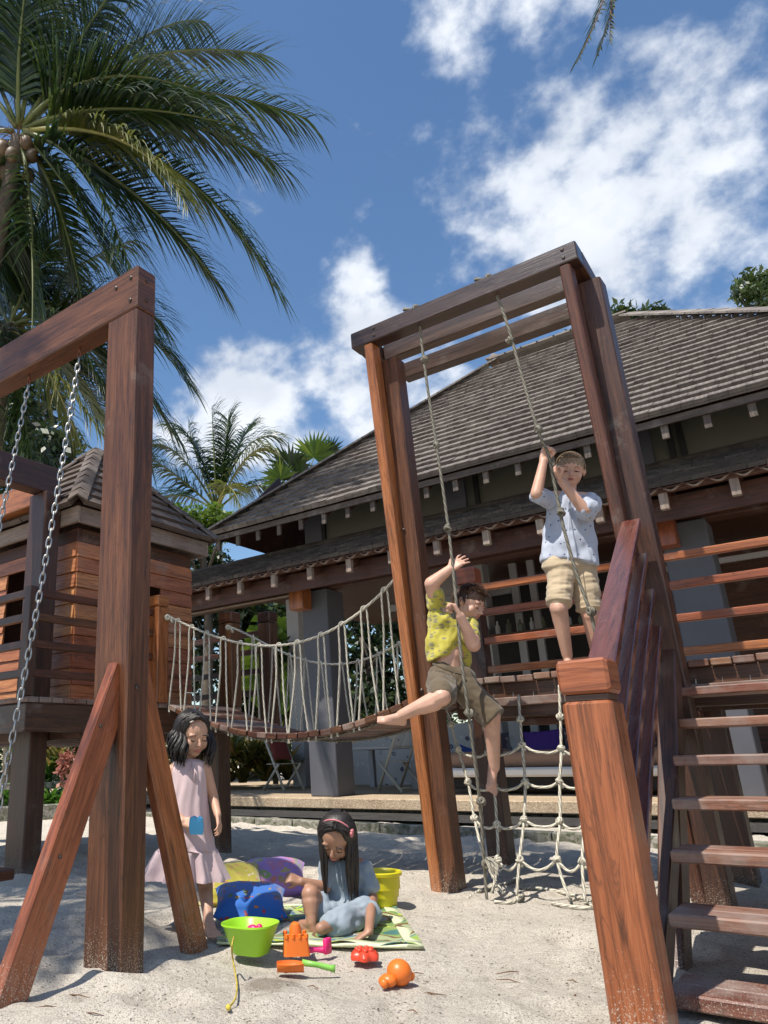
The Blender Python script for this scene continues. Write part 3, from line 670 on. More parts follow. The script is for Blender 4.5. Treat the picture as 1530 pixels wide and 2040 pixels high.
rA = rope_thing('climbing_rope', 'left knotted climbing rope, held by the boy in yellow', [(833, 618, YR), (835, 640, YR), (850, 760, YR), (870, 890, YR), (893, 1050, 4.46), (908, 1190, 4.42), (920, 1320, 4.40), (936, 1440, 4.42), (956, 1600, 4.5), (966, 1740, 4.55), (972, 1822, 4.52)],
   [(846, 716, YR), (868, 888, YR), (893, 1052, 4.45), (907, 1224, 4.42), (934, 1420, 4.41), (958, 1597, 4.5), (968, 1722, 4.53)], (-1.9, 4.45, 0))
mb = MB(); bp = PY(966, 1712, 4.50)
for i in range(70):
    a = random.uniform(-.9, .9); d = Vector((.4+.6*random.random(), random.uniform(-.5, .3), random.uniform(-1, .35))).normalized()*random.uniform(.05, .1)
    mb.tube([bp, bp+d*.6, bp+d+Vector((0, 0, -.02))], .0016, 3, cap=False)
obj('frayed_end', mb, ROPE, rA)
rB = rope_thing('climbing_rope', 'right knotted climbing rope, gripped by the boy in the blue shirt', [(986, 560, YR), (987, 580, YR), (1012, 650, YR), (1040, 750, YR), (1072, 858, YR), (1092, 905, 4.55), (1104, 960, 4.62), (1122, 1048, 4.62), (1148, 1140, 4.62), (1176, 1220, 4.62), (1186, 1262, 4.62), (1191, 1320, 4.6), (1195, 1420, 4.6), (1203, 1560, 4.6)],
   [(1016, 678, YR), (1071, 856, YR), (1119, 1020, 4.61), (1178, 1218, 4.61), (1200, 1500, 4.6)], (-1.2, 4.45, 0))
for r_, (px, py) in ((rA, (822, 600)), (rB, (966, 546))):
    c = PY(px, py, YR); c.z = 3.875
    part('top_knot', ROPED, r_, lambda m: (m.tube([c+Vector((-.07, -.02, .035)), c+Vector((0, 0, .01)), c+Vector((.05, .02, .02))], .014, 7), knot(m, c+Vector((.02, 0, .012)), .03, 9)), smooth=True)
net = thing('climbing_net', 'knotted pale rope net hanging from the platform edge onto the sand', 'rope net', (-1.9, 4.95, 0))
NY = [5.03, 4.95, 4.88, 4.80, 4.70, 4.62]
colp = [[(885, 1395), (912, 1492), (932, 1558), (945, 1630), (966, 1712), (1000, 1760)],
        [(960, 1400), (972, 1500), (984, 1566), (990, 1642), (992, 1712), (980, 1770)],
        [(1033, 1385), (1040, 1483), (1046, 1556), (1044, 1632), (1035, 1712), (1030, 1790)],
        [(1114, 1365), (1118, 1492), (1115, 1556), (1116, 1636), (1110, 1712), (1135, 1795)],
        [(1180, 1350), (1176, 1490), (1170, 1560), (1165, 1640), (1160, 1716), (1166, 1800)]]
NP = [[PY(x, y, NY[j]) for j, (x, y) in enumerate(c)] for c in colp]
for c in NP:
    c[5].z = .02
    part('cord', ROPE, net, lambda m: m.tube(cr(c, 6), .0088, 7), smooth=True)
for j in range(1, 5):
    for i in range(4):
        a, b_ = NP[i][j], NP[i+1][j]; mid = (a+b_)/2-Vector((0, 0, .035+.02*(j > 3)))+Vector((0, -.02, 0))
        part('cord', ROPE, net, lambda m: m.tube(cr([a, a.lerp(mid, .5)-Vector((0, 0, .012)), mid, b_.lerp(mid, .5)-Vector((0, 0, .012)), b_], 4), .0085, 7), smooth=True)
for i in range(5):
    for j in range(1, 5): part('knot', ROPE, net, lambda m: (knot(m, NP[i][j], .024, i*7+j), m.ell(NP[i][j]+Vector((.01, 0, -.03)), (.013, .012, .014), 7, 5)), smooth=True)
    part('knot', ROPE, net, lambda m: knot(m, NP[i][0].lerp(NP[i][1], .5), .024, i), smooth=True)
def ground_rope(pts):
    part('cord', ROPE, net, lambda m: m.tube(cr([(x, y, max(ground_h(x, y)+.012, 0)+z) for x, y, z in pts], 6), .010, 7), smooth=True)
def gp(px, py, z=0): p = PZ(px, py); return (p.x, p.y, z)
ground_rope([gp(932, 1790), gp(960, 1775), gp(1000, 1765), gp(1035, 1752), gp(1042, 1780), gp(1020, 1798), gp(985, 1800)])
ground_rope([gp(1135, 1795), gp(1160, 1790), gp(1180, 1810), gp(1150, 1812), gp(1100, 1800)])
ground_rope([gp(1166, 1800), gp(1175, 1795), gp(1195, 1812)])
ground_rope([gp(1030, 1790, .0), gp(1050, 1770), gp(1100, 1776), gp(1150, 1786)])
# ------------------------------------------------------------------ terrace, kerb, path
def texmat_pebble(name, a, b_, c, scale=90, bmp=.6, rough=.85):
    m, nt, b = newmat(name); o = nt.nodes.new('ShaderNodeTexCoord').outputs['Object']
    v = tex(nt, 'ShaderNodeTexVoronoi', o, Scale=scale); n = tex(nt, 'ShaderNodeTexNoise', o, Scale=2.2, Detail=7, Roughness=.65)
    s = nt.nodes.new('ShaderNodeSeparateXYZ'); nt.links.new(v.outputs['Color'], s.inputs[0])
    k = math_(nt, 'ADD', math_(nt, 'MULTIPLY', s.outputs[0], .45), math_(nt, 'MULTIPLY', n.outputs['Fac'], .55))
    nt.links.new(ramp(nt, k, [(.25, a), (.5, b_), (.75, c)]), b.inputs['Base Color']); b.inputs['Roughness'].default_value = rough
    bump(nt, b, v.outputs['Distance'], bmp, .006); return m
PEB = texmat_pebble('pebble_wash', (.26, .18, .11), (.46, .35, .23), (.60, .48, .34))
CONC = texmat_pebble('concrete_mossy', (.08, .09, .05), (.20, .19, .15), (.33, .31, .27), 30, .3)
DARKG = texmat_pebble('gravel_in_shade', (.012, .011, .010), (.03, .028, .026), (.07, .065, .06), 60, 1.)
GRAYP = plain('paint_grey', (.088, .09, .104), .75, .08, 3, .05, .003)  # darker than the columns' own paint: shade on them put into the colour
GRAYL = plain('paint_pale_grey', (.36, .36, .37), .7, .06, 3, .05, .003)
RAF2 = wood('wood_rafter_shaded', (.05, .035, .028), (.09, .068, .055), (.14, .11, .09), .75, 0, .2)  # upper rafter ends and eave board: their shade put into a darker colour
OLIVE = plain('panel_olive', (.115, .113, .085), .8, .1, 2, .05, .003)
WHITEP = plain('paint_white', (.72, .71, .68), .5, .05, 5, .03, .002)
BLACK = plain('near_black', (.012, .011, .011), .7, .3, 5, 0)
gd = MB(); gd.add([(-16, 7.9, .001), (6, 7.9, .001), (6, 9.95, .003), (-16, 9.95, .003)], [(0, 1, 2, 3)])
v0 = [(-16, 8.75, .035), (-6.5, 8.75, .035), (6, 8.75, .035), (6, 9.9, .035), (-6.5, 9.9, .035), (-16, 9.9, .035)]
gd = MB(); gd.add(v0, [(0, 1, 4, 5), (1, 2, 3, 4)]); obj('shaded_gravel_strip', gd, DARKG, kind='structure')  # level strip, shade of the recess below the slab put into its colour
tr_ = thing('terrace', 'raised pebble-wash terrace slab running under the pavilion', 'terrace', (-5, 12, 0)); tr_['kind'] = 'structure'; del tr_['label']; del tr_['category']
part('slab', PEB, tr_, lambda m: m.box(-16, 6, 9.8, 18.5, .075, .22, .012))
part('slab_base', CONC, tr_, lambda m: m.box(-15.9, 5.9, 10.15, 18.4, -.2, .073, .01))
kb = thing('kerb', 'low mossy concrete kerb along the far sand edge', 'kerb', (-4, 8, 0)); kb['kind'] = 'structure'; del kb['label']; del kb['category']
ka, kz = Vector((-11.5, 8.45, 0)), Vector((2.5, 7.05, 0)); dK = (kz-ka).normalized(); nk = 22
for i in range(nk):
    a = ka+dK*(i*.64); b_ = a+dK*.625
    part('kerb_stone', CONC, kb, lambda m: m.beam((a.x, a.y, .03), (b_.x, b_.y, .03+random.uniform(-.004, .004)), .12, .12, (0, 0, 1), .01))
# ------------------------------------------------------------------ pavilion
bd = thing('pavilion', 'long open pavilion with grey columns under steep brown shingle roofs', 'building', (-4, 12, .22))
for x0 in (-7.10, -1.65, 3.8):
    part('column', GRAYP, bd, lambda m: m.box(x0, x0+.50, 10.12, 10.62, .223, 3.42, .012))
    part('corbel', SID, bd, lambda m: m.box(x0-.08, x0+.20, 9.86, 10.115, 3.10, 3.44, .008))
for x0 in (-9.55, -5.4): part('column', GRAYL, bd, lambda m: m.box(x0, x0+.32, 13.0, 13.3, .223, 4.3, .01))
part('beam', BLD, bd, lambda m: m.box(-10.1, 6, 9.95, 10.10, 3.44, 3.72, .008)); part('beam', BLD, bd, lambda m: m.box(-10.1, 6, 10.2, 10.45, 3.425, 3.9, .008))
part('trim', RAF, bd, lambda m: m.box(-10.1, -7.25, 10.105, 10.19, 3.40, 3.425, .004))
LE, LU = 9.15, 10.62; zE, zU = 3.60, 4.30
sl_ = Vector((0, LU-LE, zU-zE)); Ls = sl_.length; sdir = sl_.normalized(); snor = Vector((0, -sdir.z, sdir.y))
i = 0; x = -9.80
while x < 5.5:
    part('rafter', BLD, bd, lambda m: m.beam((x, LE+.14, zE-.10), (x, LU+.3, zE-.10+(LU+.16-LE)*sdir.z/sdir.y), .075, .16, (0, 0, 1), .006))
    part('rafter_end', RAF, bd, lambda m: m.box(x-.045, x+.045, LE+.06, LE+.135, zE-.24, zE-.045, .006))
    x += .70
part('eave_board', BLD, bd, lambda m: m.box(-10.0, 5.9, LE+.05, LE+.13, zE-.045, zE-.0, .004))
part('eave_board', BLD, bd, lambda m: m.box(-10.0, 5.9, LE+.34, LE+.38, zE-.30, zE-.02, .004))
def scallop(m):
    X = np.arange(-10.0, 5.8, .02); P_ = 2*math.pi/.235
    lo = [(x, LE+.005, zE-.03+.028*math.cos(x*P_)) for x in X]; hi = [(x, LE+.005, zE-.018+.028*math.cos(x*P_)) for x in X]
    lo2 = [(x, LE+.05, z) for x, _, z in lo]; hi2 = [(x, LE+.05, z) for x, _, z in hi]
    m.loft([[a, b_, c, d] for a, b_, c, d in zip(lo, hi, hi2, lo2)])
part('scalloped_edge', RAF, bd, scallop)
SHD = wood('shingle_weathered', (.048, .038, .033), (.125, .102, .090), (.25, .212, .19), .8, 0, .45, weath=(.32, .285, .255))
SHL = wood('shingle_dark', (.018, .015, .014), (.045, .036, .032), (.10, .078, .065), .85, 0, .35, weath=(.17, .15, .13))
def roof_plane(name, base, ax, up, width_fn, length, ex, sw_, th, mat, parent, single_fn, over=.02, sheath=None):
    """courses of shingles on a sloping plane; those singled out become objects, the rest is one mesh"""
    nrm = ax.cross(up).normalized(); rows = int(length/ex); me1 = shingle_mesh(name, sw_*.97, ex*1.3, th, mat)
    rest = MB(); cnt = 0; cand = []
    for r in range(rows):
        s = r*ex; x0, x1 = width_fn(s); nn = int((x1-x0)/sw_)
        if nn < 1: continue
        st_ = (x1-x0)/nn; offx = (r % 2)*.5*sw_
        x = x0
        while x < x1:
            w = sw_*random.choice((.8, 1., 1.15)); w = min(w, x1-x)
            if w > .015: cand.append((base+ax*(x+w/2)+up*(s-over+random.uniform(-.004, .004))+nrm*(.002+random.uniform(0, .004)), w/sw_))
            x += w
    cand2 = []
    for c, sc in cand:
        v = c-CAMP; zc = v.dot(_FW); u_ = CX+FPX*v.dot(_R)/zc; w_ = CY-FPX*v.dot(_U)/zc
        cand2.append((single_fn(c) if -10 < u_ < 1540 and -10 < w_ < 2050 else 1e9, c, sc))
    cand2.sort(key=lambda q: q[0])
    tilt = up.normalized(); n2 = ax.cross(tilt).normalized()
    for k, (q, c, sc) in enumerate(cand2):
        if k < single_fn.n and q < 1e8:
            jt = 0
            place(name, me1, frame4(c, (ax+up*jt).normalized(), tilt, n2) @ Matrix.Diagonal((sc*1.015, 1, random.uniform(.92, 1.08), 1)), parent)
        else:
            l = ex*1.3; w = sw_*.97*sc; t_ = th*random.uniform(.92, 1.08); X_ = ax*(w/2); Y_ = tilt*l; Z_ = n2*t_; u0 = random.random()*40; v0 = random.random()*8
            rest.add([c-X_, c+X_, c+X_+Z_, c-X_+Z_, c-X_+Y_+Z_*.3, c+X_+Y_+Z_*.3], [(0, 1, 2, 3), (3, 2, 5, 4)], [[(u0, v0), (u0+.02, v0), (u0+.02, v0+.02), (u0, v0+.02)], [(u0, v0+w), (u0, v0), (u0+l, v0), (u0+l, v0+w)]])
    obj('shingle_courses', rest, mat, parent, kind='stuff')
def mk(n, fn): f = lambda c: fn(c); f.n = n; return f
# lower skirt roof
part('roof_sheathing', BLD, bd, lambda m: m.add([(-10.1, LE, zE), (6, LE, zE), (6, LU, zU), (-10.1, LU, zU), (-10.1, LE, zE-.02), (6, LE, zE-.02), (6, LU, zU-.02), (-10.1, LU, zU-.02)], [(0, 1, 2, 3), (7, 6, 5, 4), (0, 4, 5, 1)]))
roof_plane('roof_shingle', Vector((0, LE-.02, zE+.005)), Vector((1, 0, 0)), sdir, lambda s: (-10.08, 5.95), Ls, .15, .17, .055, SHL, bd, mk(60, lambda c: (c-CAMP).length), .02)
part('ridge_roll', SHL, bd, lambda m: m.tube([(-10.1, LU-.02, zU+.05), (6, LU-.02, zU+.05)], .05, 8))
# upper wall and roof
part('clerestory_wall', OLIVE, bd, lambda m: m.box(-6.95, 1.6, 10.72, 10.78, 4.05, 5.42, .004))
for x in list(np.arange(-6.95, 1.7, 1.42))+[-2.6, -1.65+.25, .95]: part('mullion', BLACK, bd, lambda m: m.box(x-.035, x+.035, 10.66, 10.715, 4.1, 5.4, .003))
part('column', GRAYP, bd, lambda m: m.box(-7.35, -6.98, 10.66, 10.95, 3.9, 5.6, .01)); part('column', GRAYP, bd, lambda m: m.box(-1.9, -1.62, 10.64, 10.71, 4.4, 5.4, .006)); part('column', GRAYP, bd, lambda m: m.box(-4.62, -4.28, 10.64, 10.71, 4.4, 5.4, .006))
part('clerestory_wall', OLIVE, bd, lambda m: m.box(1.6, 1.66, 10.72, 16.3, 4.35, 5.42, .004))
E0 = Vector((-8.66, 9.60, 4.62)); E1 = Vector((2.07, 9.60, 4.62)); R0_ = Vector((-4.56, 13.7, 8.24)); R1_ = Vector((-2.03, 13.7, 8.24))
def roofface(pts):
    m = MB(); n = (Vector(pts[1])-Vector(pts[0])).cross(Vector(pts[2])-Vector(pts[0])).normalized()*.05
    k = len(pts); m.add([Vector(p) for p in pts]+[Vector(p)-n for p in pts], [tuple(range(k)), tuple(reversed(range(k, 2*k)))]); return m
obj('roof_sheathing', roofface([E0, E1, R1_, R0_]), BLD, bd)
B0 = Vector((-8.66, 17.8, 4.62)); B1 = Vector((2.07, 17.8, 4.62))
obj('roof_sheathing', roofface([B0, E0, R0_]), BLD, bd); obj('roof_sheathing', roofface([E1, B1, R1_]), BLD, bd); obj('roof_sheathing', roofface([B1, B0, R0_, R1_]), BLD, bd)
upv = Vector((0, 4.1, 3.62)); Lm = upv.length; upd = upv.normalized()
def wf(s):
    f = s/Lm; return (E0.x+(R0_.x-E0.x)*f+.03, E1.x+(R1_.x-E1.x)*f-.03)
roof_plane('roof_shingle', Vector((0, E0.y, E0.z+.01)), Vector((1, 0, 0)), upd, wf, Lm, .228, .18, .085, SHD, bd, mk(236, lambda c: (c-CAMP).length-.3*c.x))
RIDG = wood('ridge_weathered', (.12, .10, .085), (.22, .19, .165), (.32, .28, .25), .8, 0, .3)
def hipcap(a, b_, n, w=.24):
    a = Vector(a); b_ = Vector(b_); d = (b_-a); L = d.length; d.normalize(); sd = d.cross(Vector((0, 0, 1))).normalized(); nr = sd.cross(d)
    for k in range(n):
        o = a+d*(k*L/n-.02)+nr*.125
        part('ridge_cap', RIDG, bd, lambda m: [m.add([o, o+sd*s*w-nr*.06, o+sd*s*w-nr*.06+d*(L/n*1.1), o+d*(L/n*1.1)-nr*.01]+[p+nr*.03 for p in (o, o+sd*s*w-nr*.06, o+sd*s*w-nr*.06+d*(L/n*1.1), o+d*(L/n*1.1)-nr*.01)], [(4, 5, 6, 7), (0, 3, 2, 1), (0, 1, 5, 4), (1, 2, 6, 5), (0, 4, 7, 3)]) for s in (-1, 1)])
hipcap(E0, R0_, 22); hipcap(R0_, R1_, 8); hipcap(E1, R1_, 22)
part('finial', RAF, bd, lambda m: (m.box(R0_.x-.09, R0_.x+.09, 13.6, 13.78, 8.26, 8.38, .01), m.box(R0_.x-.13, R0_.x+.13, 13.56, 13.82, 8.38, 8.42, .01), m.ell((R0_.x, 13.69, 8.45), .07, 10, 6)))
part('eave_board', RAF2, bd, lambda m: m.box(-8.62, 2.05, 9.63, 9.66, 4.515, 4.61, .004))
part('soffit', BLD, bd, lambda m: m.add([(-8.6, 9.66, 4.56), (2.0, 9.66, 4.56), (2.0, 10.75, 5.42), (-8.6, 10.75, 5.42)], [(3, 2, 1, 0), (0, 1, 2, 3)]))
x = -8.55
while x < 2.0:
    part('rafter', BLD, bd, lambda m: m.beam((x, 9.72, 4.54), (x, 11.6, 6.2), .06, .13, (0, 0, 1), .005)); part('rafter_end', RAF2, bd, lambda m: m.box(x-.04, x+.04, 9.67, 9.715, 4.35, 4.53, .005)); x += .453
# inside
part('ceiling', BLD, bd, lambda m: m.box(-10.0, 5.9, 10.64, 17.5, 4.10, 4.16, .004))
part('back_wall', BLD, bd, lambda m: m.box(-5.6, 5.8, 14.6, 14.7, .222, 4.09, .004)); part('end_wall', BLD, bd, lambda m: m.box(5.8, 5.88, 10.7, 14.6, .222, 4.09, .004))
part('interior_dark_panel', BLACK, bd, lambda m: m.box(-5.55, -1.9, 14.52, 14.595, .23, 3.9, .003))  # near-black sheet: darkness of the interior put into its colour
for p in ((-4.75, -4.62), (-4.42, -4.30)): part('window_frame', GRAYL, bd, lambda m: m.box(p[0], p[1], 13.42, 13.5, .223, 4.09, .004))
part('window_frame', GRAYL, bd, lambda m: m.box(-7.3, -4.76, 13.43, 13.49, 3.55, 3.68, .004)); part('window_frame', GRAYL, bd, lambda m: m.box(-2.1, 3.5, 12.4, 12.46, 3.30, 3.38, .004))
for x in (-.3, -.12, 1.4): part('hanging_wire', WHITEP, bd, lambda m: m.tube([(x, 12.3, 3.9), (x+.02, 12.3, 1.6)], .006, 5))
sh = thing('bottle_shelf', 'dark hanging shelf with rows of dim bottles inside the pavilion', 'shelf', (-4.3, 12.9, 2.6))
part('shelf_board', BLD, sh, lambda m: m.box(-5.6, -3.3, 12.8, 13.1, 3.12, 3.16)); part('shelf_board', BLD, sh, lambda m: m.box(-5.6, -3.3, 12.8, 13.1, 2.72, 2.75))
GLS = plain('bottle_glass', (.10, .11, .08), .15, .3, 4, 0)
for i in range(11):
    x = -5.5+i*.2; h = random.uniform(.16, .26); m = MB(); r = random.uniform(.035, .06)
    m.loft([[(x+q*math.cos(a), 12.92+q*math.sin(a), z) for a in [k*math.pi/4 for k in range(8)]] for z, q in ((2.752, r), (2.752+h*.6, r), (2.752+h*.75, r*.4), (2.752+h, r*.35))])
    obj('bottle', m, GLS if i % 3 else GRAYL, auto=40, origin=(x, 12.92, 2.752), label='dim glass bottle standing on the hanging shelf in the pavilion', cat='bottle', group='bottles on the hanging shelf')
# furniture on the terrace
BAM = wood('bamboo_pale', (.30, .28, .22), (.46, .43, .35), (.58, .55, .46), .55, 0, .2)
FAB = {k: plain('fabric_'+k, c, .9, .12, 60, .3, .002) for k, c in dict(brown=(.33, .20, .13), red=(.16, .03, .025), blue=(.03, .07, .28), purple=(.05, .02, .12), black=(.02, .018, .025), teal=(.03, .07, .09)).items()}
def patterned(name, base, cols, scale=22, thr=.28):
    m, nt, b = newmat(name); o = nt.nodes.new('ShaderNodeTexCoord').outputs['Object']
    nz = tex(nt, 'ShaderNodeTexNoise', o, Scale=scale*.6, Detail=2); av = mixc(nt, .12, o, nz.outputs['Color'])
    v = tex(nt, 'ShaderNodeTexVoronoi', av, Scale=scale); s = nt.nodes.new('ShaderNodeSeparateXYZ'); nt.links.new(v.outputs['Color'], s.inputs[0])
    flo = math_(nt, 'LESS_THAN', v.outputs['Distance'], thr); sel = math_(nt, 'GREATER_THAN', s.outputs[1], .3)
    col = ramp(nt, s.outputs[0], [(i/len(cols), c) for i, c in enumerate(cols)]); nt.nodes[-1].color_ramp.interpolation = 'CONSTANT' if False else 'LINEAR'
    c2 = mixc(nt, math_(nt, 'MULTIPLY', flo, sel), base, col); ctr = math_(nt, 'LESS_THAN', v.outputs['Distance'], thr*.3)
    c3 = mixc(nt, math_(nt, 'MULTIPLY', ctr, sel), c2, tuple(min(1, x*.5+.25) for x in cols[-1]))
    nt.links.new(c3, b.inputs['Base Color']); b.inputs['Roughness'].default_value = .75; b.inputs['Sheen Weight'].default_value = .3
    w = tex(nt, 'ShaderNodeTexNoise', o, Scale=9, Detail=4, Roughness=.6); bump(nt, b, w.outputs['Fac'], .15, .01); return m
PB = patterned('batik_dark', (.025, .02, .035), [(.35, .16, .06), (.12, .05, .2), (.3, .22, .1)], 14)
PW = patterned('batik_white', (.5, .5, .5), [(.05, .06, .2), (.1, .1, .14), (.6, .6, .6)], 7, .3)
db = thing('daybed', 'long low daybed with white edge and tan bolster on the terrace', 'daybed', (-3.6, 11.6, .22))
part('mattress', WHITEP, db, lambda m: m.box(-5.5, -1.9, 11.0, 12.2, .46, .585, .03)); part('base', BLACK, db, lambda m: m.box(-5.4, -2.0, 11.15, 12.1, .30, .455, .01))
for x, y in ((-5.3, 11.1), (-2.1, 11.1), (-5.3, 12.1), (-2.1, 12.1)): part('leg', BLD, db, lambda m: m.box(x-.04, x+.04, y-.04, y+.04, .222, .30))
o_ = part('bolster', FAB['brown'], db, lambda m: m.loft([[(x, 11.28+.115*s*math.cos(a), .70+.115*s*math.sin(a)) for a in [k*math.pi/8 for k in range(16)]] for x, s in ((-5.28, .6), (-5.24, .95), (-5.18, 1), (-2.2, 1), (-2.14, .95), (-2.10, .6))])); smooth_by_angle(o_.data, 50)
def cushion_mesh(w, l, h, nx=26, ny=26, seed=0):
    m = MB(); R_ = random.Random(seed); top = []; bot = []
    def P(i, j, s):
        u = i/nx*2-1; v = j/ny*2-1; e = (1-abs(u)**3.2)*(1-abs(v)**3.2); pinch = 1-.10*(1-u*u)*(abs(v)**3); p2 = 1-.10*(1-v*v)*(abs(u)**3)
        wr = .002*math.sin(u*9+v*4+seed)*e+.003*math.sin(v*19+seed)*(abs(u)**3)*e+.003*math.sin(u*17+seed)*(abs(v)**3)*e
        return (u*w/2*p2, v*l/2*pinch, s*(h/2*max(e, 0)**.52)+wr)
    vs = [P(i, j, 1) for j in range(ny+1) for i in range(nx+1)]+[P(i, j, -1) for j in range(ny+1) for i in range(nx+1)]
    N_ = (nx+1)*(ny+1); fs = []
    for j in range(ny):
        for i in range(nx):
            a = j*(nx+1)+i; fs.append((a, a+1, a+nx+2, a+nx+1)); fs.append((N_+a, N_+a+nx+1, N_+a+nx+2, N_+a+1))
    for i in range(nx):
        fs.append((i, N_+i, N_+i+1, i+1)); a = ny*(nx+1)+i; fs.append((a, a+1, N_+a+1, N_+a))
    for j in range(ny):
        a = j*(nx+1); fs.append((a, a+nx+1, N_+a+nx+1, N_+a)); a += nx; fs.append((a, N_+a, N_+a+nx+1, a+nx+1))
    return m.add(vs, fs)
def cushion(label, mat, loc, rot, w=.42, l=.42, h=.17, seed=0, name='cushion', group=None):
    me = cushion_mesh(w, l, h, seed=seed).mesh(name, mat, True); o = bpy.data.objects.new(name, me); COL.objects.link(o); o.location = loc; o.rotation_euler = rot; tagp(o, label, 'cushion', group); return o
cl = ['dark batik cushion at the left end of the daybed', 'deep purple batik cushion leaning mid daybed', 'black patterned cushion right of the purple one', 'dark floral cushion at the right end of daybed']
for i, (x, mm) in enumerate(((-4.9, PB), (-4.05, plain('fabric_violet', (.05, .015, .16), .8, .2, 20, .2)), (-3.45, PB), (-2.7, PB))): cushion(cl[i], mm, (x, 11.92, .86), (1.25, .05*(-1)**i, .1*(i-1)), .62, .52, .2, i)
def folding_chair(loc, rz, label):
    t = thing('folding_chair', label, 'chair', loc, 'bamboo folding chairs on the terrace'); M_ = Matrix.Translation(Vector(loc)) @ rotz(rz)
    def P(*p): return M_ @ Vector(p)
    for s in (-.24, .24):
        part('leg', BAM, t, lambda m: m.tube([P(-.34, s, 0), P(.22, s, .47)], .025, 7), smooth=True); part('leg', BAM, t, lambda m: m.tube([P(.34, s*.9, 0), P(-.30, s*.9, .95)], .025, 7), smooth=True)
    part('rung', BAM, t, lambda m: m.tube([P(-.28, -.24, .06), P(-.28, .24, .06)], .016, 6)); part('rung', BAM, t, lambda m: m.tube([P(.28, -.24, .08), P(.28, .24, .08)], .016, 6))
    for k in range(7): part('seat_slat', BAM, t, lambda m: m.beam(P(-.2+k*.065, -.23, .47), P(-.2+k*.065, .23, .47), .05, .016, ch=.004))
    part('back_rail', BAM, t, lambda m: m.tube([P(-.30, -.24, .94), P(-.30, .24, .94)], .018, 6)); part('back_rail', BAM, t, lambda m: m.tube([P(-.14, -.24, .70), P(-.14, .24, .70)], .014, 6))
    for k in range(9): part('back_slat', BAM, t, lambda m: m.tube([P(-.145, -.2+k*.05, .70), P(-.295, -.2+k*.05, .93)], .009, 5))
    return t, P
fc1, P1 = folding_chair((-8.95, 11.9, .222), math.radians(-20), 'bamboo folding chair with dark red cushion, left of the grey column')
fc2, P2 = folding_chair((-6.45, 11.8, .222), math.radians(-25)+math.pi, 'bamboo folding chair right of the grey column, seen from the side')
o_ = cushion('dark red cushion leaning in the left folding chair', FAB['red'], P1(-.1, 0, .72), (0, math.radians(62), math.radians(-20)), .42, .42, .1, 3)
tb = thing('garden_table', 'pale square table behind the grey column', 'table', (-7.0, 12.6, .22))
part('table_top', GRAYL, tb, lambda m: m.box(-7.9, -6.3, 12.2, 13.4, .90, .95, .006))
for x, y in ((-7.85, 12.25), (-6.4, 12.25), (-7.85, 13.3), (-6.4, 13.3)): part('leg', GRAYL, tb, lambda m: m.box(x-.05, x+.05, y-.05, y+.05, .222, .898, .005))
lp = thing('low_panel', 'white batik-patterned low screen behind the table', 'screen', (-7.2, 14.2, .22))
part('panel', PW, lp, lambda m: m.box(-9.6, -5.2, 14.2, 14.26, .222, 1.35, .006))
cushion('bright blue cushion leaning behind the pale table', FAB['blue'], (-7.0, 13.9, .72), (1.3, 0, 0), .5, .5, .14, 5)
cushion('blue and white cushion lying right of the folding chair', FAB['blue'], (-5.85, 13.2, .62), (1.2, .2, -.3), .6, .6, .14, 6)
# ------------------------------------------------------------------ vegetation
def np_mesh(name, V, Fq, mat, uvx=None, parent=None, **k):
    off = wloc(parent) if parent is not None else Vector((0, 0, 0)); V = V-np.array(off)
    me = bpy.data.meshes.new(name); me.vertices.add(len(V)); me.vertices.foreach_set('co', V.astype(np.float32).ravel()); n = Fq.shape[1]
    me.loops.add(Fq.size); me.loops.foreach_set('vertex_index', Fq.astype(np.int32).ravel()); me.polygons.add(len(Fq))
    me.polygons.foreach_set('loop_start', np.arange(0, Fq.size, n, dtype=np.int32)); me.polygons.foreach_set('loop_total', np.full(len(Fq), n, np.int32))
    ul = me.uv_layers.new(name='UVMap'); uv = np.zeros((Fq.size, 2), np.float32)
    if uvx is not None: uv[:, 0] = np.repeat(uvx, n)
    ul.data.foreach_set('uv', uv.ravel()); me.update(); me.materials.append(mat)
    o = bpy.data.objects.new(name, me); COL.objects.link(o)
    if parent is not None: o.parent = parent
    return tagp(o, **k)
def leafcloud(name, clumps, size, mat, parent, seed=0, narrow=.45, flat=.3, **k):
    """leaf blades spread through ball-shaped clumps; clumps = [(centre, radii, count)]"""
    g = np.random.default_rng(seed); Cs = []
    for c, r, n in clumps:
        d = g.normal(size=(n, 3)); d /= np.linalg.norm(d, axis=1)[:, None]; rad = g.random(n)**.45
        Cs.append(np.array(c)+d*rad[:, None]*np.array(r if hasattr(r, '__len__') else (r, r, r)))
    C_ = np.concatenate(Cs); n = len(C_); a = g.normal(size=(n, 3)); a[:, 2] -= .5; a /= np.linalg.norm(a, axis=1)[:, None]
    up = g.normal(size=(n, 3)); up[:, 2] += 1.2; b_ = np.cross(a, up); b_ /= np.linalg.norm(b_, axis=1)[:, None]; nn = np.cross(a, b_)
    L = size*(.6+.8*g.random(n))[:, None]; w = L*narrow*.5
    V = np.stack([C_, C_+a*L*.45+b_*w+nn*L*flat*.12, C_+a*L, C_+a*L*.45-b_*w+nn*L*flat*.12], 1).reshape(-1, 3)
    F_ = np.arange(4*n).reshape(n, 4); return np_mesh(name, V, F_, mat, g.integers(0, 4000, n)+.5, parent, **k)
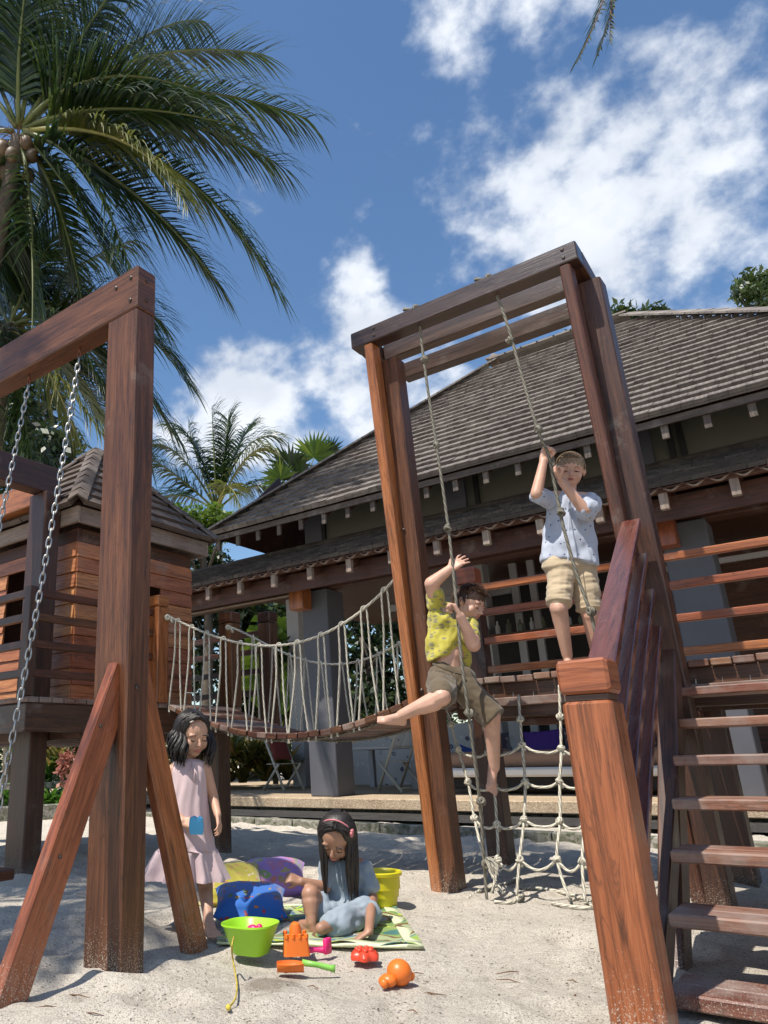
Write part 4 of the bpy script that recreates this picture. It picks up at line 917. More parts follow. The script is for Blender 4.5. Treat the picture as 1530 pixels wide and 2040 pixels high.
LF = {'palm': leafmat('palm_leaf', (.008, .020, .007), (.028, .056, .013), .34, .26, (.080, .115, .024)),
      'palmy': leafmat('palm_leaf_yellow', (.05, .075, .012), (.12, .14, .028), .42, .35, (.24, .20, .06)),
      'tree': leafmat('tree_leaf', (.015, .032, .008), (.05, .085, .018), .4, .3, (.11, .14, .035)),
      'lime': leafmat('lime_leaf', (.05, .11, .010), (.12, .20, .022), .45, .45, (.2, .26, .04)),
      'deep': leafmat('deep_leaf', (.007, .016, .006), (.022, .045, .012), .4, .25, (.06, .09, .02)),
      'cordy': leafmat('cordyline_leaf', (.07, .09, .02), (.24, .22, .05), .45, .4, (.42, .20, .08)),  # brightened leaves: sunlight missing on these beds put into the colour
      'red': leafmat('salmon_leaf', (.20, .07, .045), (.38, .16, .11), .5, .3, (.48, .28, .20)),
      'strap': leafmat('strap_leaf', (.03, .10, .012), (.07, .18, .022), .38, .4, (.12, .24, .035))}
BARK = plain('palm_bark', (.11, .085, .065), .9, .35, 8, .8, .03); BARKT = plain('tree_bark', (.10, .08, .06), .9, .3, 12, .6, .02)
RACH = plain('palm_rachis', (.10, .12, .03), .5, .25, 6, .1); RACHY = plain('palm_rachis_yellow', (.30, .27, .07), .5, .2, 6, .1)
COCO = plain('coconut_husk', (.11, .07, .035), .55, .3, 5, .2); FIB = plain('palm_fibre', (.15, .075, .035), .9, .3, 20, .4)
def frond_geo(P0, P1, P2, leafL, n=46, droop=.55, seed=0, wl=.045, start=.16, fold=.35):
    g = random.Random(seed); P0, P1, P2 = Vector(P0), Vector(P1), Vector(P2)
    def B(t): return P0*(1-t)**2+P1*2*t*(1-t)+P2*t*t
    def T(t): return ((P1-P0)*(1-t)+(P2-P1)*t).normalized()
    V = []; F_ = []; U_ = []
    for i in range(n):
        t = start+(1-start)*(i+.5)/n; p = B(t); d = T(t); sd = d.cross(Vector((0, 0, 1)))
        if sd.length < .15: sd = d.cross(Vector((.6, .8, .1)))
        sd.normalize(); nrm = sd.cross(d)
        L = leafL*(.35+.65*math.sin(math.pi*min(1, .12+t*.80))**.8)*g.uniform(.85, 1.1)
        for s in (-1, 1):
            if g.random() < .03: continue
            a = sd*s*(.80-.25*t)+d*(.50+.45*t)+nrm*(fold*g.uniform(.5, 1.2)); a.normalize(); a += Vector((g.uniform(-.1, .1), g.uniform(-.1, .1), g.uniform(-.1, .1)))
            segs = 4; q = p.copy(); w0 = wl*(1-.4*t); wd = d.lerp(nrm, .25).normalized(); b0 = len(V); dr = droop*g.uniform(.7, 1.4)
            idx = g.randint(0, 4000)+.5
            for k in range(segs+1):
                f = k/segs; w = w0*(.55+.45*math.sin(math.pi*min(1, f*1.1+.25)))*(1-f**3)+.001
                V.append(q+wd*w*.5); V.append(q-wd*w*.5)
                st = (a+Vector((0, 0, -1))*dr*(f*1.7+.1)).normalized(); q = q+st*(L/segs)
            for k in range(segs): F_.append((b0+2*k, b0+2*k+1, b0+2*k+3, b0+2*k+2)); U_.append(idx)
    return V, F_, U_, [B(t/12) for t in range(13)]
def frond(parent, P0, P1, P2, leafL, mat='palm', n=46, droop=.55, seed=0, wl=.045, r0=.045, rach=None, start=.16, fold=.35):
    V, F_, U_, C_ = frond_geo(P0, P1, P2, leafL, n, droop, seed, wl, start, fold)
    o = np_mesh('frond', np.array([tuple(v) for v in V]), np.array(F_), LF[mat], np.array(U_), parent)
    mb = MB(); mb.tube(C_, [r0*(1-.85*i/12) for i in range(13)], 6); me = mb.mesh('rachis', rach or RACH, True, wloc(parent)); r = bpy.data.objects.new('rachis', me); COL.objects.link(r); r.parent = o
    return o
def palm_from_px(name, label, cpx, D, tips, leafL, base, trunk_r, group='coconut palms', n=46, wl=.045, r0=.045, coco=0):
    c = PD(cpx[0], cpx[1], D); t = thing(name, label, 'palm tree', base, group)
    mb = MB(); top = c-Vector((0, 0, .15)); b0 = Vector(base)-Vector((0, 0, .2)); pts = []; rs = []
    K = 60
    for i in range(K+1):
        f = i/K; p = b0.lerp(top, f)+Vector((0, 0, 0))+(_R*math.sin(math.pi*f)*.25); pts.append(p); rs.append(trunk_r*(1.25-.45*min(1, f*2.5)+.02*(i % 2)))
    mb.tube(pts, rs, 14); obj('trunk', mb, BARK, t, True)
    for i, tp in enumerate(tips):
        (mx, my), (tx, ty), dd = tp[0], tp[1], tp[2]; mt = tp[3] if len(tp) > 3 else 'palm'; dr = tp[4] if len(tp) > 4 else .6; ll = tp[5] if len(tp) > 5 else 1
        P1_ = PD(mx, my, D+dd*.5); P2_ = PD(tx, ty, D+dd)
        frond(t, c+(P1_-c).normalized()*.12, P1_, P2_, leafL*ll, mt, n, dr, i*7+int(cpx[0]), wl, r0, RACHY if mt == 'palmy' else RACH)
    g = random.Random(int(cpx[1]))
    mf = MB()
    for i in range(60):
        d = Vector((g.uniform(-1, 1), g.uniform(-1, 1), g.uniform(-.8, .8))).normalized(); mf.tube([c+Vector((0, 0, -.2)), c+Vector((0, 0, -.2))+d*trunk_r*1.6, c+Vector((0, 0, -.35))+d*trunk_r*g.uniform(2, 3.2)], .008, 4)
    obj('crown_fibre', mf, FIB, t)
    for i in range(coco):
        a = 2*math.pi*i/coco+g.uniform(-.3, .3); rr = trunk_r*g.uniform(1.3, 2.1); q = c+Vector((rr*math.cos(a), rr*math.sin(a), -.42-.22*(i % 3)))
        m_ = MB(); m_.ell(q, (.12, .12, .15), 12, 9); obj('coconut', m_, COCO, t, True)
    return t
# the big palm upper left
palm_from_px('coconut_palm', 'big coconut palm hung with coconuts at upper left corner', (38, 262), 11.0,
    [((320, 120), (612, 236), .3, 'palm', 1.0), ((370, 250), (545, 570), -.6, 'palm', .9), ((250, 60), (525, 108), 1.0, 'palm', .5), ((170, 60), (250, -60), -.6, 'palm', .8), ((300, 30), (400, 40), .9, 'palm', .8), ((80, 40), (95, -150), -1.0, 'palm', .9),
     ((200, 290), (275, 600), -1.2, 'palm', .55), ((75, 420), (62, 720), -.5, 'palm', .5), ((280, 230), (372, 410), -1.6, 'palmy', .9, .8), ((-80, 80), (-250, 60), 0, 'palm', .8), ((-100, 250), (-260, 420), .5), ((-60, 30), (-130, -120), .5), ((-60, 400), (-140, 650), 0),
     ((150, 130), (330, -60), 1.6, 'palm', .8), ((20, 60), (-20, -120), 1.2), ((130, 380), (170, 640), .8, 'palm', .6), ((30, 100), (60, -90), -1.4, 'palm', .9), ((260, 330), (430, 560), .5, 'palm', .6), ((200, 180), (470, 250), -1.2, 'palm', .8), ((120, 330), (215, 520), -.4, 'palm', .6), ((300, 170), (560, 330), .9, 'palm', .8), ((170, 90), (420, 190), -1., 'palm', .7), ((0, 380), (-10, 620), .6, 'palm', .5), ((60, 80), (190, -30), .2, 'palm', .7)],
    1.65, tuple(PZ(-330, 1640)), .17, n=84, wl=.080, r0=.05, coco=9)
palm_from_px('coconut_palm', 'second coconut palm with yellow midribs behind the swing frame crossbeam', (20, 650), 12.5,
    [((250, 560), (368, 760), -.5, 'palm', .7), ((200, 620), (345, 865), .2, 'palm', .8), ((110, 720), (240, 920), -1.4, 'palmy', .6), ((190, 690), (290, 900), .6, 'palm', .9), ((30, 720), (70, 960), -.6, 'palm', .6), ((-60, 700), (-160, 900), 0), ((140, 520), (260, 480), .6, 'palm', .9), ((60, 480), (90, 360), .6), ((-60, 480), (-180, 500), 0), ((80, 680), (150, 860), .9, 'palmy', .8), ((-10, 640), (-20, 900), -1), ((200, 540), (320, 640), 1., 'palm', .7), ((120, 600), (200, 760), -1, 'palm', .6), ((90, 560), (160, 640), .2, 'palm', .7), ((50, 560), (110, 470), -.6, 'palm', .7), ((170, 720), (215, 850), .9, 'palm', .6)],
    1.45, tuple(PZ(-160, 1612)), .15, n=74, wl=.070, r0=.04, coco=3)
palm_from_px('coconut_palm', 'small bright coconut palm rising between playhouse roof and pavilion roof', (432, 1018), 27.,
    [((385, 900), (375, 848), 0, 'palm', .7), ((425, 880), (422, 812), 0, 'palm', .5), ((450, 900), (456, 818), .5, 'palm', .5), ((360, 880), (305, 885), -.5, 'palm', .8), ((350, 940), (288, 905), -1, 'palm', .8), ((480, 850), (555, 872), .3, 'palm', .8), ((500, 860), (548, 905), -.6, 'palmy', 1.0), ((450, 930), (480, 1010), -1.6, 'palmy', 1.), ((520, 930), (545, 1000), .6, 'palm', .9), ((340, 960), (300, 1010), .5, 'palm', .8), ((400, 860), (335, 850), 1., 'palm', .8), ((470, 880), (500, 850), 1, 'palm', .6)],
    1.35, tuple(PZ(440, 1540)), .16, n=60, wl=.085, r0=.05)
def fan_palm(label, items, base, D):
    t = thing('fan_palm', label, 'palm tree', base, 'palm by the roof')
    c0 = PD(600, 985, D); mb = MB(); mb.tube([Vector(base), c0], [.14, .10], 8); obj('trunk', mb, BARK, t, True)
    for i, (px, py, r, tw_) in enumerate(items):
        c = PD(px, py, D+random.uniform(-.4, .4)); V = []; F_ = []; U_ = []; nb = 26
        for k in range(nb):
            a = math.radians(-115+230*k/(nb-1))+tw_; d = _U*math.cos(a)+_R*math.sin(a)+_FH*random.uniform(-.25, .25); L = r*(random.uniform(.85, 1.05))*(1-.25*abs(k/(nb-1)-.5)*2); s = d.cross(_FW).normalized()*.055*r; b0 = len(V)
            V += [c, c+d*L*.5+s, c+d*L+Vector((0, 0, -.08*r)), c+d*L*.5-s]; F_.append((b0, b0+1, b0+2, b0+3)); U_.append(random.randint(0, 4000)+.5)
        np_mesh('fan_leaf', np.array([tuple(v) for v in V]), np.array(F_), LF['lime' if i % 2 else 'palm'], np.array(U_), t)
        m2 = MB(); m2.tube([c0, c], .02, 5); obj('leaf_stalk', m2, RACH, t)
    return t
fan_palm('fan palm with stiff fingered leaves peeking over the roof hip', [(580, 935, 1.1, -.5), (625, 912, 1.1, .1), (655, 905, .8, .4), (560, 955, .9, -.8), (600, 960, 1.0, -.2)], tuple(PZ(610, 1545)), 24.)
def tree(name, label, clumps, size, mat, base, top, group=None, seed=0, r=.16, narrow=.5):
    t = thing(name, label, 'tree', base, group)
    mb = MB(); b0 = Vector(base); tp = Vector(top); mid = b0.lerp(tp, .6)+Vector((.2, .1, 0)); mb.tube(cr([b0-Vector((0, 0, .2)), mid, tp], 6), [r*(1-.5*i/12) for i in range(13)], 9)
    for c, rr, n in clumps[:14]:
        c = Vector(c); s = mid.lerp(tp, random.uniform(.2, 1)); mb.tube([s, s.lerp(c, .5)+Vector((0, 0, .1)), c], [r*.35, r*.2, r*.08], 5)
    obj('trunk', mb, BARKT, t, True); leafcloud('crown', clumps, size, mat, t, seed, narrow); return t
def pxclumps(lst, D, dj=.8, seed=0, dens=1):
    g = random.Random(seed); out = []
    for px, py, rp, n in lst:
        d = D+g.uniform(-dj, dj); c = PD(px, py, d); out.append((tuple(c), rp*d/FPX, int(n*dens)))
    return out
tree('broadleaf_tree', 'leafy tree top showing over the roof ridge beside the gantry', pxclumps([(1165, 655, 30, 150), (1140, 672, 20, 90), (1205, 632, 26, 150), (1225, 655, 26, 150), (1250, 628, 24, 130), (1280, 632, 26, 150), (1305, 620, 22, 120), (1322, 628, 14, 60), (1235, 620, 20, 90), (1200, 680, 40, 200), (1270, 660, 40, 200)], 19.5, .4, 1), .24, LF['tree'], tuple(PD(1230, 1500, 19.5))[:2]+(0,), PD(1230, 690, 19.5), 'trees behind the pavilion', 3, narrow=.42)
tree('broadleaf_tree', 'leafy tree top above the roof at the right picture edge', pxclumps([(1490, 565, 34, 260), (1525, 560, 30, 200), (1510, 590, 36, 280), (1475, 585, 22, 110), (1560, 575, 60, 500), (1600, 560, 60, 400)], 19.5, .4, 2), .22, LF['tree'], tuple(PD(1560, 1500, 19.5))[:2]+(0,), PD(1560, 620, 19.5), 'trees behind the pavilion', 4, narrow=.42)
tree('feathery_tree', 'bright lime-green feathery tree between the two roofs', pxclumps([(350, 1025, 26, 420), (385, 1035, 34, 600), (425, 1028, 30, 520), (400, 1065, 40, 700), (440, 1055, 26, 420), (340, 1060, 40, 520), (455, 1035, 20, 260)], 20, .8, 3), .13, LF['lime'], tuple(PD(400, 1500, 20))[:2]+(0,), PD(400, 1080, 20), 'trees behind the pavilion', 5, narrow=.6)
for i, (lab, lst, D, mt, sz) in enumerate((
    ('dark tree filling the gap under the left eave', [(395, 1230, 60, 800), (420, 1130, 50, 600), (400, 1330, 60, 700), (470, 1210, 60, 800), (350, 1180, 60, 500)], 21, 'deep', .22),
    ('broad mid-green tree seen through the open pavilion bay', [(500, 1240, 60, 800), (550, 1215, 55, 700), (520, 1330, 60, 800), (580, 1300, 60, 700), (480, 1400, 60, 700), (560, 1400, 60, 700)], 22, 'tree', .26),
    ('dark leafy tree right of the grey column beyond the terrace', [(720, 1240, 60, 700), (760, 1330, 60, 700), (800, 1250, 55, 600), (720, 1400, 60, 600), (790, 1400, 60, 600), (700, 1320, 50, 500)], 22, 'deep', .26),
    ('tall dark tree behind the playhouse at left edge', [(20, 560, 70, 900), (0, 700, 90, 1000), (60, 800, 80, 900), (10, 900, 90, 1200), (-60, 620, 90, 900), (110, 900, 70, 700)], 22, 'deep', .3),
    ('dense green tree low behind the playhouse', [(240, 1000, 70, 900), (330, 1090, 60, 700), (120, 1250, 90, 900), (20, 1150, 90, 900), (260, 1200, 90, 900), (60, 1380, 80, 700)], 21, 'deep', .26))):
    px = lst[0][0]; tree('garden_tree', lab, pxclumps(lst, D, 1.2, i), sz, LF[mt], tuple(PD(px, 1500, D))[:2]+(0,), PD(px, lst[0][1]+30, D), 'garden trees behind the buildings', 20+i, .14)
# banana-like big leaves behind the bay
bn = thing('banana_plant', 'banana plant with broad glowing leaves behind the pale rear post', 'plant', tuple(PZ(545, 1562, .1)), None)
def big_leaf(parent, P0, P1, P2, w, mat, tear=0, seed=0, name='leaf', fold=.25, n=22):
    g = random.Random(seed); P0, P1, P2 = map(Vector, (P0, P1, P2)); m = MB(); prev = None
    def B(t): return P0*(1-t)**2+P1*2*t*(1-t)+P2*t*t
    for s in (-1, 1):
        last = None; gap = 0; 
        for i in range(n+1):
            t = i/n; p = B(t); d = (B(min(1, t+.02))-B(max(0, t-.02))).normalized(); sd = d.cross(_FW).normalized()*s; ww = w*math.sin(math.pi*min(1, t*.9+.08))**.7
            if tear and g.random() < tear: last = None
            e = p+sd*ww*g.uniform(.9, 1.05)+d*ww*.35-_FW*fold*ww*g.uniform(.4, 1.3)
            if last is not None: m.add([last[0], p, e, last[1]], [(0, 1, 2, 3)])
            last = (p, e+(d*g.uniform(-.02, .0) if tear else Vector((0, 0, 0))))
    return obj(name, m, mat, parent)
for i, (x0, y0, x1, y1, x2, y2, w) in enumerate(((545, 1420, 540, 1300, 515, 1225, .55), (555, 1420, 570, 1300, 560, 1230, .5), (550, 1420, 590, 1330, 620, 1290, .45), (545, 1420, 505, 1340, 480, 1290, .45))):
    big_leaf(bn, PD(x0, y0, 18), PD(x1, y1, 18), PD(x2, y2, 17.5), w, LF['lime'], .05, i)
# torn leaf hanging into the top of the frame, from a plant overhead
hl = thing('hanging_leaf', 'dark torn leaf tip hanging into the top right of the view', 'plant', tuple(PD(1215, -160, 5.4)))
for k_, (a, b_, c_, ll) in enumerate(((PD(1232, -190, 5.4), PD(1228, -20, 5.3), PD(1148, 125, 5.2), .27), (PD(1262, -190, 5.5), PD(1240, -30, 5.4), PD(1190, 112, 5.4), .25), (PD(1240, -190, 5.3), PD(1215, -40, 5.25), PD(1215, 85, 5.2), .22))):
    V, F_, U_, C_ = frond_geo(a, b_, c_, ll, 30, .35, 60+k_, .055, .25, .1)
    o = np_mesh('leaf', np.array([tuple(v) for v in V]), np.array(F_), LF['deep'], np.array(U_), hl); m = MB(); m.tube(C_, [.012*(1-.8*i/12) for i in range(13)], 6); obj('midrib', m, FIB, o, True)
# planting bed, far left
pw = thing('planter_wall', 'low mossy stone planter wall at the back left of the sand', 'wall', tuple(PZ(100, 1636)))
q0, q1 = PZ(-260, 1652), PZ(262, 1622)
for k in range(10):
    a = q0.lerp(q1, k/10); b_ = q0.lerp(q1, (k+.985)/10); part('stone', CONC, pw, lambda m: m.beam((a.x, a.y, .06), (b_.x, b_.y, .06), .16, .30, (0, 0, 1), .012))
bk = Vector((-_s, _c, 0))
q2, q3 = q0+_FH*1.3, q1+_FH*1.3
part('back_rail', CONC, pw, lambda m: m.beam((q2.x, q2.y, .46), (q3.x, q3.y, .46), .08, .1, (0, 0, 1), .01))
def rosette(name, label, cat, c, n, L, w, mat, group, up=.9, seed=0, droop=.6, kind=None):
    g = random.Random(seed); V = []; F_ = []; U_ = []
    for i in range(n):
        a = g.uniform(0, 6.283); el = g.uniform(.35, 1.35)*up; d = Vector((math.cos(a)*math.cos(el), math.sin(a)*math.cos(el), math.sin(el))); s = d.cross(Vector((0, 0, 1))).normalized(); q = Vector(c)+Vector((g.uniform(-.05, .05), g.uniform(-.05, .05), 0)); l = L*g.uniform(.7, 1.15); b0 = len(V); idx = g.randint(0, 4000)+.5
        for k in range(5):
            f = k/4; ww = w*math.sin(math.pi*min(1, .18+f*.82))*(1 if f < 1 else .1); V.append(q+s*ww/2); V.append(q-s*ww/2); st = (d+Vector((0, 0, -1))*droop*f*1.5).normalized(); q = q+st*l/4
        for k in range(4): F_.append((b0+2*k, b0+2*k+1, b0+2*k+3, b0+2*k+2)); U_.append(idx)
    o = np_mesh(name, np.array([tuple(v) for v in V])-np.array(c), np.array(F_), mat, np.array(U_)); o.location = c
    return tagp(o, label, cat, group, kind)
R9 = random.Random(9)
for i, px in enumerate(list(range(-20, 225, 15))):
    p = PZ(px, 1625)+_FH*R9.uniform(.25, .6)*1.; rosette('strap_leaf_plant', 'bright green strap-leaved plant in the low planter', 'plant', (p.x, p.y, .14), 34, .55, .055, LF['strap'], 'strap-leaved plants in the planter', .95, i, .75)
for i in range(26):
    px = -30+i*10.5; p = PZ(px, 1625)+_FH*R9.uniform(1.6, 3.2); h = R9.uniform(.3, 1.45)
    rosette('cordyline', 'green and rusty cordyline shrub behind the planter wall' if i % 3 else 'lime-green cordyline shrub behind the planter wall', 'plant', (p.x, p.y, h), 40, .62, .09, LF['cordy'] if i % 3 else LF['strap'], 'cordylines behind the planter', .9, 50+i, .55)
rd = thing('salmon_leaved_shrub', 'shrub with salmon-red leaf bracts behind the planter', 'plant', tuple(PD(128, 1590, 12.4))[:2]+(.1,))
leafcloud('leaves', pxclumps([(130, 1515, 13, 70), (122, 1535, 11, 50), (142, 1500, 9, 30), (128, 1560, 8, 20)], 11.6, .1, 4), .085, LF['red'], rd, 7, .7)
for i in range(44):
    px = 345+(i*37 % 250); p = PD(px, 1556, 15.5+R9.uniform(0, 2.5)); p.z = R9.uniform(.3, 1.0)
    rosette('cordyline', 'red and gold cordyline in the bed beyond the terrace', 'plant', tuple(p), 38, .62, .085, LF['cordy'], 'cordylines beyond the terrace', .9, 90+i, .5)
gt = thing('slim_tree', 'slim pale-barked tree in the bed beyond the terrace', 'tree', tuple(PD(548, 1560, 16))[:2]+(.1,)); part('trunk', RAF, gt, lambda m: m.tube([PD(549, 1562, 16), PD(551, 1470, 16), PD(556, 1330, 16)], [.06, .05, .04], 7), smooth=True)
leafcloud('crown', pxclumps([(556, 1300, 30, 200)], 16, .3, 5), .2, LF['tree'], gt, 8)
hd = MB(); h0, h1 = PZ(-700, 1588), PZ(900, 1572)
leafcloud('hedge', [((-26+i*1.05, 19.8+random.uniform(-.6, .6), random.uniform(.4, 2.1)), (1.0, .8, .9), 420) for i in range(22)], .2, LF['deep'], None, 31, .5, kind='stuff', label='dark hedge closing the garden behind the pavilion', cat='hedge')
leafcloud('hedge', [((-20+.35*i*math.cos(.6)*1.9-6, 9+i*.62, random.uniform(.4, 2.4)), (1.0, .9, 1.0), 460) for i in range(-3, 19)], .2, LF['deep'], None, 32, .5, kind='stuff', label='dark hedge closing the garden behind the playhouse', cat='hedge')
# palm standing outside the view, behind and left of the camera: it is what dapples the sand by the swings
def free_palm(c, R_, base, label, n=15, seed=1, leafL=1.1):
    g = random.Random(seed); c = Vector(c); t = thing('coconut_palm', label, 'palm tree', base, 'coconut palms'); mb = MB(); b0 = Vector(base)-Vector((0, 0, .2)); pts = [b0.lerp(c, i/30)+Vector((.25*math.sin(math.pi*i/30), 0, 0)) for i in range(31)]
    mb.tube(pts, [.17-.002*i for i in range(31)], 12); obj('trunk', mb, BARK, t, True)
    for i in range(n):
        a = i*2.4+g.uniform(-.2, .2); el = g.uniform(-.2, .9); L = R_*g.uniform(.85, 1.1); d = Vector((math.cos(a), math.sin(a), 0)); frond(t, c, c+d*L*.5+Vector((0, 0, L*(.15+.4*el))), c+d*L*.95+Vector((0, 0, L*(-.35+.35*el))), leafL, 'palm', 44, .7, seed*50+i, .05, .04)
free_palm((-5.35, -1.25, 7.6), 2.05, (-6.9, -2.4, 0), 'shorter coconut palm standing left of the swing frame, outside the picture', 15, 3, 1.0)
free_palm((-4.7, 1.3, 11.), 1.7, (-7.6, -1.5, 0), 'taller coconut palm leaning over the play area from outside the picture', 13, 7, .9)
# ------------------------------------------------------------------ people
def capsule(m, p0, p1, r0, r1, n=12):
    p0, p1 = Vector(p0), Vector(p1); d = p1-p0; L = d.length
    if L < 1e-5: return m.ell(p0, r0, n, 8)
    d.normalize(); a = d.orthogonal().normalized(); b_ = d.cross(a); rings = []
    for k in range(4):
        q = math.pi/2*(1-k/4); rings.append((p0-d*r0*math.sin(q), r0*math.cos(q)+1e-4))
    rings.append((p0, r0)); rings.append((p1, r1))
    for k in range(1, 5):
        q = math.pi/2*k/4; rings.append((p1+d*r1*math.sin(q), r1*math.cos(q)+1e-4))
    return m.loft([[c+(a*math.cos(2*math.pi*i/n)+b_*math.sin(2*math.pi*i/n))*r for i in range(n)] for c, r in rings])
def basis(f, u):
    f = Vector(f).normalized(); s = f.cross(Vector(u)).normalized(); return s, f, s.cross(f)      # right-hand side of the figure, forward, up
def meld(name, mb, voxel, mat, parent, smooth_n=4, factor=.5, disp=None, label=None):
    me = mb.mesh(name+'_raw', None); o = bpy.data.objects.new('tmp', me); COL.objects.link(o)
    r = o.modifiers.new('r', 'REMESH'); r.mode = 'VOXEL'; r.voxel_size = voxel
    s = o.modifiers.new('s', 'SMOOTH'); s.factor = factor; s.iterations = smooth_n
    dg = bpy.context.evaluated_depsgraph_get(); ev = o.evaluated_get(dg); m2 = bpy.data.meshes.new_from_object(ev)
    bpy.data.objects.remove(o); bpy.data.meshes.remove(me); m2.name = name
    if disp:
        for v, nrm in zip(m2.vertices, [n.vector.copy() for n in m2.vertex_normals]): v.co += nrm*disp(v.co)
    off = wloc(parent) if parent is not None else Vector((0, 0, 0)); m2.transform(Matrix.Translation(-off))
    m2.materials.clear(); m2.materials.append(mat); m2.polygons.foreach_set('use_smooth', [True]*len(m2.polygons)); m2.update()
    o = bpy.data.objects.new(name, m2); COL.objects.link(o)
    if parent is not None: o.parent = parent
    if label: o['label'] = label
    return o
def hand(m, w, d, n, s=1., curl=.35, side=1, spread=.12):
    """palm, four fingers of unequal length, thumb from the side; d = towards the fingers, n = out of the back of the hand"""
    w = Vector(w); d = Vector(d).normalized(); n = Vector(n); n = (n-d*n.dot(d)).normalized(); t = d.cross(n)*side
    for k in range(4):
        o = (k-1.5)*.0135*s; capsule(m, w+t*o*.6, w+d*.052*s+t*o, .0105*s, .0095*s, 8)
    for k, fl in enumerate((.046, .052, .048, .038)):
        o = (k-1.5)*.0145*s; p = w+d*.054*s+t*o; a = 0; dd = (d+t*(k-1.5)*spread).normalized()
        for j, seg in enumerate((.45, .32, .26)):
            a += curl*(1. if j else .6); e = (dd*math.cos(a)-n*math.sin(a)); q = p+e*fl*seg*s; capsule(m, p, q, .0066*s*(1-.08*j), .0062*s*(1-.1*j), 8); p = q
    p = w+d*.016*s-t*.018*s
    for j, (seg, a) in enumerate(((.028, .5), (.02, .75))):
        e = (d*math.cos(.75-.2*j)-t*math.sin(.75-.2*j)*(1-.5*curl)-n*math.sin(a*curl*1.3)).normalized(); q = p+e*seg*s; capsule(m, p, q, .0085*s, .0072*s, 8); p = q
def foot(m, ank, toe, up, s=1., side=1):
    ank, toe = Vector(ank), Vector(toe); d = (toe-ank); up = Vector(up).normalized(); d = (d-up*d.dot(up)).normalized(); t = d.cross(up)
    heel = ank-up*.040*s-d*.022*s; capsule(m, ank, heel, .024*s, .023*s); ball = ank-up*.048*s+d*.095*s
    capsule(m, ank-up*.012*s+d*.01*s, ball+up*.004*s, .024*s, .017*s); capsule(m, heel, ball+t*.012*s, .021*s, .016*s); capsule(m, heel, ball-t*.014*s, .021*s, .016*s)
    for k in range(5):
        o = (k-2)*.0125*s*side; L = (.038-.004*k if side > 0 else .038-.004*k)*s; capsule(m, ball+t*o, ball+t*o+d*L-up*.004*s, .0085*s, (.0085 if k == 0 else .0068)*s, 8)
def head(m, c, f, u, s=1.):
    S, F_, U_ = basis(f, u); c = Vector(c); R3 = Matrix((S, F_, U_)).transposed()
    P = lambda x, y, z: c+(S*x+F_*y+U_*z)*s
    m.ell(P(0, -.012, .022), (.070*s, .083*s, .078*s), 20, 14, R3); m.ell(P(0, .012, -.03), (.058*s, .062*s, .062*s), 18, 12, R3); m.ell(P(0, .036, -.070), (.030*s, .028*s, .024*s), 14, 9, R3)
    for x in (-.036, .036): m.ell(P(x, .044, -.030), (.024*s, .021*s, .026*s), 12, 8, R3); m.ell(P(x*.9, .062, .018), (.022*s, .010*s, .007*s), 10, 6, R3)
    capsule(m, P(0, .070, .004), P(0, .085, -.022), .0065*s, .0105*s, 10)
    for x in (-.009, .009): m.ell(P(x, .077, -.026), (.0075*s, .008*s, .006*s), 8, 6, R3)
    m.ell(P(0, .070, -.047), (.020*s, .010*s, .0055*s), 12, 6, R3); m.ell(P(0, .068, -.057), (.016*s, .010*s, .006*s), 12, 6, R3)
    for x in (-1, 1): m.ell(P(x*.071, -.008, -.008), (.008*s, .016*s, .024*s), 10, 8, R3); m.ell(P(x*.078, -.016, -.002), (.006*s, .014*s, .018*s), 8, 6, R3)
    return P, S, F_, U_
SK1 = plain('skin_fair', (.58, .34, .245), .5, .13, 9, .1, .002, sub=.12); SK2 = plain('skin_tan', (.54, .31, .21), .5, .12, 9, .1, .002, sub=.1); SK3 = plain('skin_brown', (.36, .19, .12), .5, .12, 9, .1, .002, sub=.1)
LIPS = plain('lips', (.48, .16, .13), .4, .1, 30, 0); EYEW = plain('eye_white', (.75, .72, .68), .25, 0, 5, 0); IRIS = plain('eye_dark', (.02, .012, .008), .15, 0, 5, 0); TEETH = plain('teeth', (.8, .78, .72), .3, 0, 5, 0); MOUTH = plain('mouth_dark', (.10, .02, .02), .5, 0, 5, 0)
def hairmat(name, c1, c2):
    m, nt, b = newmat(name); uv = nt.nodes.new('ShaderNodeUVMap').outputs[0]; o = nt.nodes.new('ShaderNodeTexCoord').outputs['Object']
    n = tex(nt, 'ShaderNodeTexNoise', mapping(nt, o, (60, 60, 14)), Scale=3, Detail=4); nt.links.new(ramp(nt, n.outputs['Fac'], [(.35, c1), (.65, c2)]), b.inputs['Base Color'])
    b.inputs['Roughness'].default_value = .48; b.inputs['Anisotropic'].default_value = .5; bump(nt, b, n.outputs['Fac'], .5, .003); return m
HB = hairmat('hair_black', (.006, .005, .005), (.022, .015, .012)); HBR = hairmat('hair_brown', (.035, .017, .009), (.10, .05, .028)); HBL = hairmat('hair_sandy', (.16, .10, .055), (.36, .26, .16))
